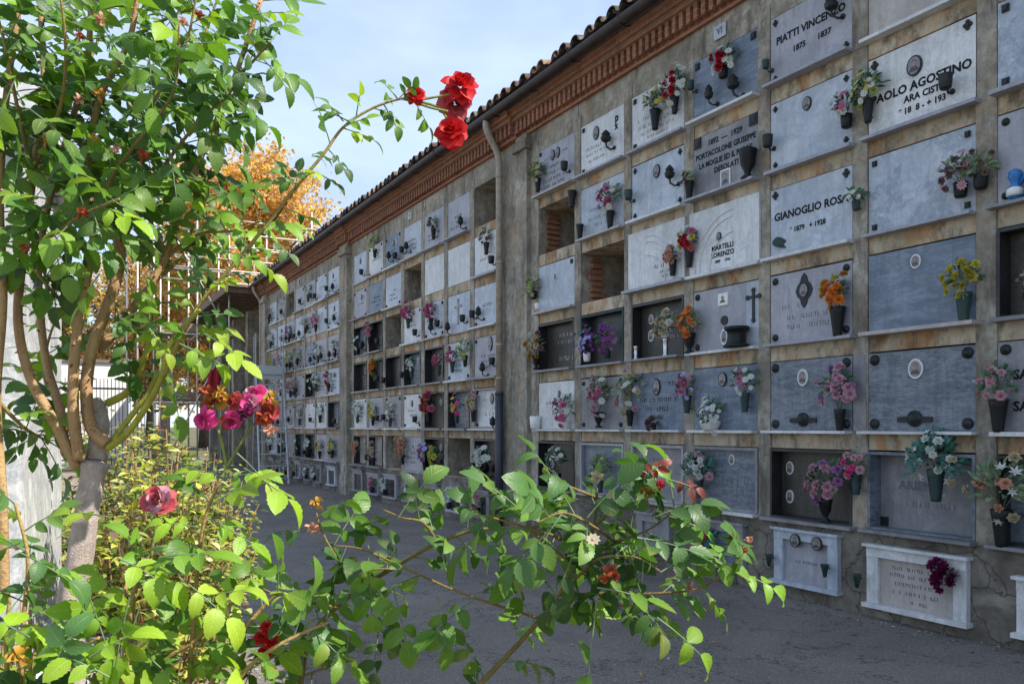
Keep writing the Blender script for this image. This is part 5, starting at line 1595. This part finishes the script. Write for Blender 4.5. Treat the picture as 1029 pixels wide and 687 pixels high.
for (x, y, Z, a, s_, pal, n) in [
    (600, 590, 1.05, -.1, .05, GREENS, 3), (600, 600, 1.05, -1.7, .056, GREENS, 3), (570, 520, 1.1, 2.7, .045, GREENS, 5), (520, 510, 1.1, 2.4, .045, GREENS, 5), (480, 500, 1.12, .3, .045, GREENS, 5), (655, 520, 1.1, .4, .045, LIMES[1:2] + GREENS, 5),
    (690, 560, 1.12, -.1, .042, LIMES[1:2] + GREENS, 5), (735, 572, 1.13, -.3, .038, LIMES, 5), (660, 620, 1.08, -.6, .05, LIMES[:2], 3), (640, 540, 1.08, -.1, .044, GREENS, 5), (400, 520, 1.15, 1.0, .045, GREENS, 3), (395, 590, 1.15, -1.3, .05, GREENS, 5),
    (370, 560, 1.15, -1.5, .045, GREENS, 5), (575, 560, 1.1, -2.0, .05, GREENS[3:], 5), (555, 530, 1.05, -2.4, .045, GREENS, 5), (670, 545, 1.1, .8, .04, GREENS, 5), (440, 600, 1.15, -1.4, .042, GREENS, 5), (590, 520, 1.1, .9, .045, GREENS, 5),
    (640, 585, 1.08, -1.2, .04, GREENS + LIMES, 5), (460, 535, 1.12, .5, .04, GREENS, 5), (330, 600, 1.15, .3, .036, GREENS, 5), (380, 620, 1.16, -.8, .036, GREENS[3:], 5)]:
    at_leaf(lf, x, y, Z, a, s_, pal, r, n)
rb(lf, 'foliage', LEAFM, rose3)
lf = MB()
for (x, y, Z, a, s_) in ((648, 478, 1.12, .7, .022), (672, 482, 1.12, -.2, .024), (655, 480, 1.12, 2.4, .016)):
    at_leaf(lf, x, y, Z, a, s_, REDS, r, 5, .3)
ro = rb(lf, 'young_foliage', LEAFM, rose3); ro['label'] = 'glossy red young leaves'
for (x, y, Z, s_, k_, c_) in ((318, 506, 1.2, .013, 'wilted', 'gold'), (314, 530, 1.2, .014, 'wilted', 'peach'), (596, 542, 1.05, .010, 'daisy', 'cream'), (612, 578, 1.05, .018, 'wilted', 'rust'), (548, 474, 1.14, .016, 'bud', 'lime'), (745, 553, 1.15, .010, 'wilted', 'rust'),
                              (752, 542, 1.15, .008, 'wilted', 'peach'), (618, 500, 1.15, .018, 'wilted', 'cream'), (600, 480, 1.15, .012, 'wilted', 'cream'), (662, 488, 1.1, .010, 'wilted', 'red'), (695, 590, 1.15, .009, 'wilted', 'peach'), (735, 540, 1.15, .008, 'wilted', 'rust'), (650, 495, 1.14, .012, 'wilted', 'gold')):
    bloom(rose3, x, y, Z, s_, k_, c_)

# --- variegated shrubs behind the rose tree
VAR = [(.50, .52, .08), (.50, .50, .12), (.26, .32, .05), (.08, .14, .03), (.50, .48, .24), (.14, .20, .05), (.28, .30, .07), (.14, .09, .07), (.06, .10, .03)]


def shrub(x, y, z1, rx, ry, nleaf, label, seed, pal=VAR, ls=(.022, .06), nb=90):
    r = random.Random(seed)
    o = empty('shrub', (x, y, 0), 0, label, 'shrub', 'shrubs in the planted bed')
    s_ = MB(); s_.col = (.8, .7, .6)
    tips = []
    for k in range(nb):
        a = r.uniform(0, 6.28); rr = math.sqrt(r.random())
        tip = Vector((math.cos(a) * rr * rx, math.sin(a) * rr * ry, z1 * (1 - .35 * rr * rr) * r.uniform(.6, 1.02)))
        mid = Vector((tip.x * .45, tip.y * .45, tip.z * .5)) + Vector((r.uniform(-.05, .05), r.uniform(-.05, .05), 0))
        path = catmull([Vector((tip.x * .08, tip.y * .08, 0)), mid, tip], 5)
        s_.tube(path, [.009 - .007 * i / (len(path) - 1) for i in range(len(path))], 5)
        tips.append(path)
    s_.build('stem', M['rose_cane'], o, True)
    l_ = MB()
    for k in range(nleaf):
        path = r.choice(tips)
        i = int((r.random() ** .6) * (len(path) - 1.01))
        p = path[i].lerp(path[i + 1], r.random()) + Vector((r.gauss(0, .035), r.gauss(0, .035), r.gauss(0, .035)))
        a = r.uniform(0, 6.28)
        base_ = r.choice(pal); kk = r.uniform(.7, 1.3)
        l_.col = tuple(v_ * kk for v_ in base_)
        L_ = r.uniform(*ls)
        l_.blade(p, Vector((math.cos(a), math.sin(a), r.uniform(-.3, .8))), Vector((r.uniform(-.6, .6), r.uniform(-.6, .6), 1)), L_, L_ * .5, .25, .5, 4)
    l_.build('foliage', M['shrub_leaf'], o, True)


q = P(165, 500, 3.3)
shrub(q.x - .05, q.y, 1.50, .36, .5, 6400, 'yellow-green variegated shrub between the rose tree and the path', 1)
q = P(120, 500, 4.4)
shrub(q.x, q.y, 1.60, .45, .5, 6200, 'sparser variegated shrub behind the pale rose trunk', 2)
q = P(215, 500, 4.6)
shrub(q.x - .05, q.y + .1, 1.36, .33, .5, 4200, 'variegated shrub nearest the dark path and the ladder', 3)
q = P(30, 600, 2.2)
shrub(q.x - .1, q.y, .95, .30, .28, 900, 'low dark green shrub at the foot of the marble tomb', 4, GREENS, (.03, .06))

# --- marble tomb at the left edge
o = empty('marble_tomb', (-.35, 3.8, 0), 0, 'white grey-veined marble tomb standing behind the rose canes at the left edge', 'tomb')
Mz = Matrix.Translation((.35, -3.8, 0))
b = MB()
def prism(b, pts, z0, z1):
    n = len(pts)
    b.add([Mz @ Vector((x, y, z0)) for x, y in pts] + [Mz @ Vector((x, y, z1)) for x, y in pts], [tuple(range(n - 1, -1, -1)), tuple(range(n, 2 * n))] + [(i, (i + 1) % n, n + (i + 1) % n, n + i) for i in range(n)])
prism(b, [(-.85, 3.28), (-.103, 3.2), (.02, 4.4), (-.73, 4.48)], .42, 2.45)
b.build('stele', M['weathered_marble'], o)
b = MB(); prism(b, [(-.95, 3.14), (-.04, 3.05), (.09, 4.48), (-.8, 4.6)], 2.452, 2.56); b.build('cap', M['white_marble'], o)
b = MB(); prism(b, [(-.95, 2.6), (-.0, 2.5), (.12, 4.5), (-.8, 4.6)], 0, .418); b.build('base', M['white_marble'], o)
# a low grave kerb further right, seen between the leaves
q = P(70, 640, 2.9)
o = empty('grave_slab', (q.x, q.y, 0), .1, 'low white marble grave slab behind the foot of the rose tree', 'grave')
b = MB(); b.box(-.28, .28, -.1, 1.0, 0, .55); b.build('kerb', M['white_marble'], o)
b = MB(); b.box(-.24, .24, -.06, .96, .551, .60); b.build('slab', M['pale_marble'], o)

# ------------------------------------------------------------------ far end of the path
# recessed continuation of the wall
o = empty('loggia', (WX, 28, 0), 0, 'old burial loggia with timber eaves behind the scaffold at the far end', 'loggia')
LM = (-WX, -28, 0)
b = MB()
b.box(WX + .5, WX + 1.0, 23.91, 34, 0, 5.1)
for y in (24.0, 26.4, 28.8, 31.2, 33.6): b.box(WX + .1, WX + .49, y, y + .35, 0, 5.1)
o2 = b.build('wall', M['concrete'], o); o2.location = LM
for k in range(4):
    for row in range(6):
        for h_ in range(2):
            if (k * 5 + row * 3 + h_) % 7 == 3: continue
            b = MB(); y = 24.40 + 2.4 * k + h_ * 1.0
            b.box(WX + .46, WX + .498, y, y + .88, .7 + row * .72, .7 + row * .72 + .58)
            o2 = b.build('niche_slab', M[['pale_marble', 'lilac_marble', 'white_marble', 'grey_marble'][(k + row + h_) % 4]], o); o2.location = LM
b = MB()
b.box(WX - .9, WX + 1.4, 23.95, 34.2, 5.45, 5.5)
for i in range(18): b.box(WX - .95, WX + .5, 24.1 + i * .56, 24.2 + i * .56, 5.3, 5.449)
b.box(WX - 1.0, WX - .951, 23.95, 34.2, 5.28, 5.5)
o2 = b.build('roof', M['dark_timber'], o); o2.location = LM
# scaffold
o = empty('scaffold', (4.5, 26.5, 0), 0, 'steel tube scaffold with plank decks rising above the far roofs', 'scaffold')
LM = (-4.5, -26.5, 0)
b = MB()
xs = [2.6, 3.6, 4.5, 5.6, 7.0]
for x in xs:
    for y in (25.0, 26.8):
        h_ = 7.9 + .3 * math.sin(x * 3 + y)
        if x > 4.9 and y > 0: z0 = 5.7 if x > 4.9 else 0
        else: z0 = 0
        b.tube([(x, y, z0), (x, y, h_)], .025, 8)
for x in (2.2, 1.9, 3.1):
    b.tube([(x, 27.5, 0), (x, 27.5, 7.2 + x * .3)], .026, 8)
o2 = b.build('standard', M['steel_pole'], o, True); o2.location = LM
b = MB()
for y in (25.0, 26.8):
    for z in (2.1, 4.1, 6.0, 6.4, 6.75, 7.2, 7.6):
        x0 = 2.4 if z < 7 else 3.4
        b.tube([(x0, y - .04, z), (7.15 if z > 5.8 else 4.9, y - .04, z + .02)], .021, 7)
for x in xs[:4]:
    for z in (2.1, 4.1, 6.0):
        if x > 4.9 and z < 5.8: continue
        b.tube([(x + .04, 24.8, z + .03), (x + .04, 27.0, z + .03)], .023, 7)
b.tube([(2.6, 24.93, 0.1), (4.5, 24.93, 4.1)], .022, 7)
b.tube([(4.5, 24.93, 4.15), (2.6, 24.93, 7.6)], .022, 7)
o2 = b.build('ledger', M['steel_pole'], o, True); o2.location = LM
b = MB()
for z in (2.15, 4.15):
    for k in range(6):
        b.box(2.5 + (k % 2) * .05, 4.85, 25.03 + k * .29, 25.03 + k * .29 + .26, z + .03 + .003 * (k % 3), z + .075 + .003 * (k % 3))
o2 = b.build('deck', M['wood_plank'], o); o2.location = LM
b = MB()
b.box(2.5, 4.85, 25.02, 25.045, 4.23, 4.42); b.box(2.5, 4.85, 25.02, 25.045, 2.23, 2.42)
o2 = b.build('toe_board', M['wood_plank'], o); o2.location = LM
# ladder
o = empty('platform_ladder', (4.55, 19.6, 0), R(-8), 'tall aluminium cemetery ladder with a top platform near the far bay', 'ladder')
for x in (-.33, .33):
    b = MB(); b.tube([(x, -.35, 0.02), (x, 1.05, 2.95)], .026, 6); b.build('stile', M['aluminium'], o)
    b = MB(); b.tube([(x * 1.05, 1.9, 0.02), (x * 1.05, 1.15, 2.85)], .02, 6); b.build('rear_leg', M['aluminium'], o)
    b = MB(); b.tube([(x, 1.05, 2.95), (x, 1.0, 3.75), (x, 1.6, 3.75), (x, 1.7, 2.8)], .014, 6); b.build('handrail', M['aluminium'], o)
b = MB()
for k in range(10):
    t_ = (k + .6) / 10.3
    b.box(-.32, .32, -.35 + 1.4 * t_ - .04, -.35 + 1.4 * t_ + .04, 2.93 * t_ - .012, 2.93 * t_ + .012)
b.build('rung', M['aluminium'], o)
b = MB(); b.box(-.36, .36, 1.06, 1.7, 2.78, 2.83); b.box(-.36, .36, 1.0, 1.02, 2.60, 2.95); b.build('platform', M['aluminium'], o)
# red cloth hanging from the scaffold deck
o = empty('red_cloth', (4.05, 24.9, 2.9), 0, 'dark red cloth hanging from the lower scaffold deck', 'cloth')
b = MB(); nx, nz = 10, 8
vs = [(-.22 + .44 * i / nx + .03 * math.sin(k), .05 * math.sin(i * 1.3 + k * .2), -.9 + 1.15 * k / nz - .1 * math.sin(i * .7)) for k in range(nz + 1) for i in range(nx + 1)]
b.add(vs, [(k * (nx + 1) + i, k * (nx + 1) + i + 1, (k + 1) * (nx + 1) + i + 1, (k + 1) * (nx + 1) + i) for k in range(nz) for i in range(nx)])
ob = b.build('cloth', simple('red_fabric', (.30, .01, .015), .8), o, True)
sm = ob.modifiers.new('thickness', 'SOLIDIFY'); sm.thickness = .01
# white perimeter wall, railing
o = empty('perimeter_wall', (-4, 31, 0), 0, 'bright white rendered wall closing the view behind the shrubs', 'wall')
simple('white_render', (.72, .70, .67), .85, 0, .08, 3)
b = MB(); b.box(-12, 6.2, 0, .3, 0, 3.6); b.build('masonry', M['white_render'], o)
b = MB(); b.box(-12.05, 6.2, -.08, .38, 3.601, 3.72); b.build('coping', M['dark_timber'], o)
o = empty('iron_railing', (0, 29, 0), 0, 'dark iron railing before the bright white wall', 'railing')
b = MB()
for k in range(29): b.tube([(-.1 + k * .11, 0, .1), (-.1 + k * .11, 0, 2.95)], .012, 5)
b.build('bar', M['iron'], o)
b = MB(); b.box(-.14, 3.0, -.02, .02, .3, .35); b.box(-.14, 3.0, -.02, .02, 2.6, 2.66); b.build('rail', M['iron'], o)
for x in (-.3, 3.15):
    b = MB(); b.box(x - .15, x + .15, -.15, .15, 0, 3.1); b.box(x - .19, x + .19, -.19, .19, 3.101, 3.2); b.build('post', M['lintel'], o)


# ------------------------------------------------------------------ trees
def tree(x, y, h, cr, label, seed, pal, n=9000, ls=.34, bare=.45, cz=.58):
    r = random.Random(seed)
    o = empty('deciduous_tree', (x, y, 0), 0, label, 'tree', 'trees beyond the cemetery buildings')
    t_ = MB()
    t_.tube([(0, 0, 0), (.1, 0, h * .25), (0, .1, h * .5), (.1, 0, h * .93)], [h * .022, h * .017, h * .011, .03], 10)
    ends = []
    for k in range(34):
        z0 = h * r.uniform(.14, .85)
        a = r.uniform(0, 6.28)
        reach = cr * r.uniform(.55, 1.0) * (1 - .55 * max(0, (z0 / h - .5) * 2) ** 1.5)
        rise = h * r.uniform(.08, .24)
        p0 = Vector((0, 0, z0)); p2 = Vector((math.cos(a) * reach, math.sin(a) * reach, min(h, z0 + rise)))
        p1 = p0.lerp(p2, .5) + Vector((r.uniform(-.3, .3), r.uniform(-.3, .3), -.04 * h * r.random()))
        path = catmull([p0, p1, p2], 4)
        t_.tube(path, [h * .007 * (1 - i / len(path)) + .02 for i in range(len(path))], 5)
        for j in range(7):
            q = path[r.randint(2, len(path) - 1)]
            e = q + Vector((r.gauss(0, cr * .16), r.gauss(0, cr * .16), r.gauss(h * .05, h * .035)))
            t_.tube([q, q.lerp(e, .5) + Vector((0, 0, -.1)), e], [.035, .025, .01], 4)
            ends.append((q, e))
    t_.build('trunk', M['tree_bark'], o, True)
    l_ = MB()
    for k in range(n):
        q, e = r.choice(ends)
        c = q.lerp(e, r.uniform(.2, 1.15)) + Vector((r.gauss(0, .42), r.gauss(0, .42), r.gauss(0, .36)))
        b_ = r.choice(pal); kk = r.uniform(.65, 1.35)
        l_.col = tuple(v_ * kk for v_ in b_)
        d = Vector((r.uniform(-1, 1), r.uniform(-1, 1), r.uniform(-1, .5))); nn = Vector((r.uniform(-1, 1), r.uniform(-1, 1), r.uniform(-.2, 1)))
        L_ = ls * r.uniform(.5, 1.1)
        l_.blade(c, d, nn, L_, L_ * .6, .2, .3, 2)
    l_.build('crown', M['tree_leaf'], o)


AUT = [(.60, .32, .08), (.66, .44, .10), (.52, .24, .08), (.62, .48, .16), (.42, .22, .12), (.56, .34, .22), (.56, .38, .30), (.60, .42, .12)]
q = P(248, 428, 47); tree(q.x, q.y, 17.4, 4.6, 'large orange autumn tree rising over the scaffold', 1, AUT, 46000, .30)
q = P(205, 428, 52); tree(q.x, q.y, 16.5, 5.0, 'paler pinkish-orange tree left of the scaffold tops', 2, AUT[3:] + AUT[:1], 34000, .30)
q = P(150, 428, 58); tree(q.x, q.y, 14, 5.5, 'yellow-orange tree seen behind the rose canes', 3, AUT + [(.30, .24, .06)], 14000, .40)
OL = [(.10, .12, .05), (.14, .13, .05), (.2, .15, .05)]
q = P(60, 428, 60); tree(q.x, q.y, 13, 5.5, 'dull green tree behind the bright white wall', 4, OL, 9000, .42)

# ------------------------------------------------------------------ light, sky, camera
w = bpy.data.worlds.new('World'); SC.world = w; w.use_nodes = True
nt = w.node_tree
bg = nt.nodes['Background']
sky = nt.nodes.new('ShaderNodeTexSky'); sky.sky_type = 'NISHITA'; sky.sun_disc = False
sky.sun_elevation = SEL; sky.sun_rotation = SAZ; sky.air_density = 1.0; sky.dust_density = .6; sky.ozone_density = 1.0
# thin high cloud
tc = nt.nodes.new('ShaderNodeTexCoord'); mp = nt.nodes.new('ShaderNodeMapping'); mp.inputs['Scale'].default_value = (1.0, 1.6, 3.2)
nz = nt.nodes.new('ShaderNodeTexNoise'); nz.inputs['Scale'].default_value = 1.6; nz.inputs['Detail'].default_value = 7; nz.inputs['Roughness'].default_value = .55
rp = nt.nodes.new('ShaderNodeValToRGB'); rp.color_ramp.elements[0].position = .35; rp.color_ramp.elements[0].color = (.25, .25, .25, 1); rp.color_ramp.elements[1].position = .72; rp.color_ramp.elements[1].color = (.70, .70, .70, 1)
mx = nt.nodes.new('ShaderNodeMix'); mx.data_type = 'RGBA'
mx.inputs[7].default_value = (6.0, 7.3, 9.4, 1)
nt.links.new(tc.outputs['Generated'], mp.inputs[0]); nt.links.new(mp.outputs[0], nz.inputs['Vector']); nt.links.new(nz.outputs['Fac'], rp.inputs[0])
nt.links.new(rp.outputs[0], mx.inputs[0]); nt.links.new(sky.outputs[0], mx.inputs[6]); nt.links.new(mx.outputs[2], bg.inputs[0])
bg.inputs[1].default_value = .11

sl = bpy.data.lights.new('sun', 'SUN'); sl.energy = 5.0; sl.angle = R(.5); sl.color = (1, .95, .87)
so = bpy.data.objects.new('sun', sl); COL.objects.link(so)
so.rotation_euler = SUNV.to_track_quat('Z', 'Y').to_euler()

cd = bpy.data.cameras.new('camera'); co = bpy.data.objects.new('camera', cd); COL.objects.link(co)
cd.sensor_width = 36; cd.lens = 36 * F / W0; cd.shift_y = (HY - H0 / 2) / W0; cd.clip_end = 2000; cd.clip_start = .05
co.location = (0, 0, EYE)
co.rotation_euler = (math.pi / 2, 0, -TH)
SC.camera = co
SC.view_settings.view_transform = 'Standard'; SC.view_settings.look = 'None'; SC.view_settings.gamma = 1
SC.view_settings.exposure = .66
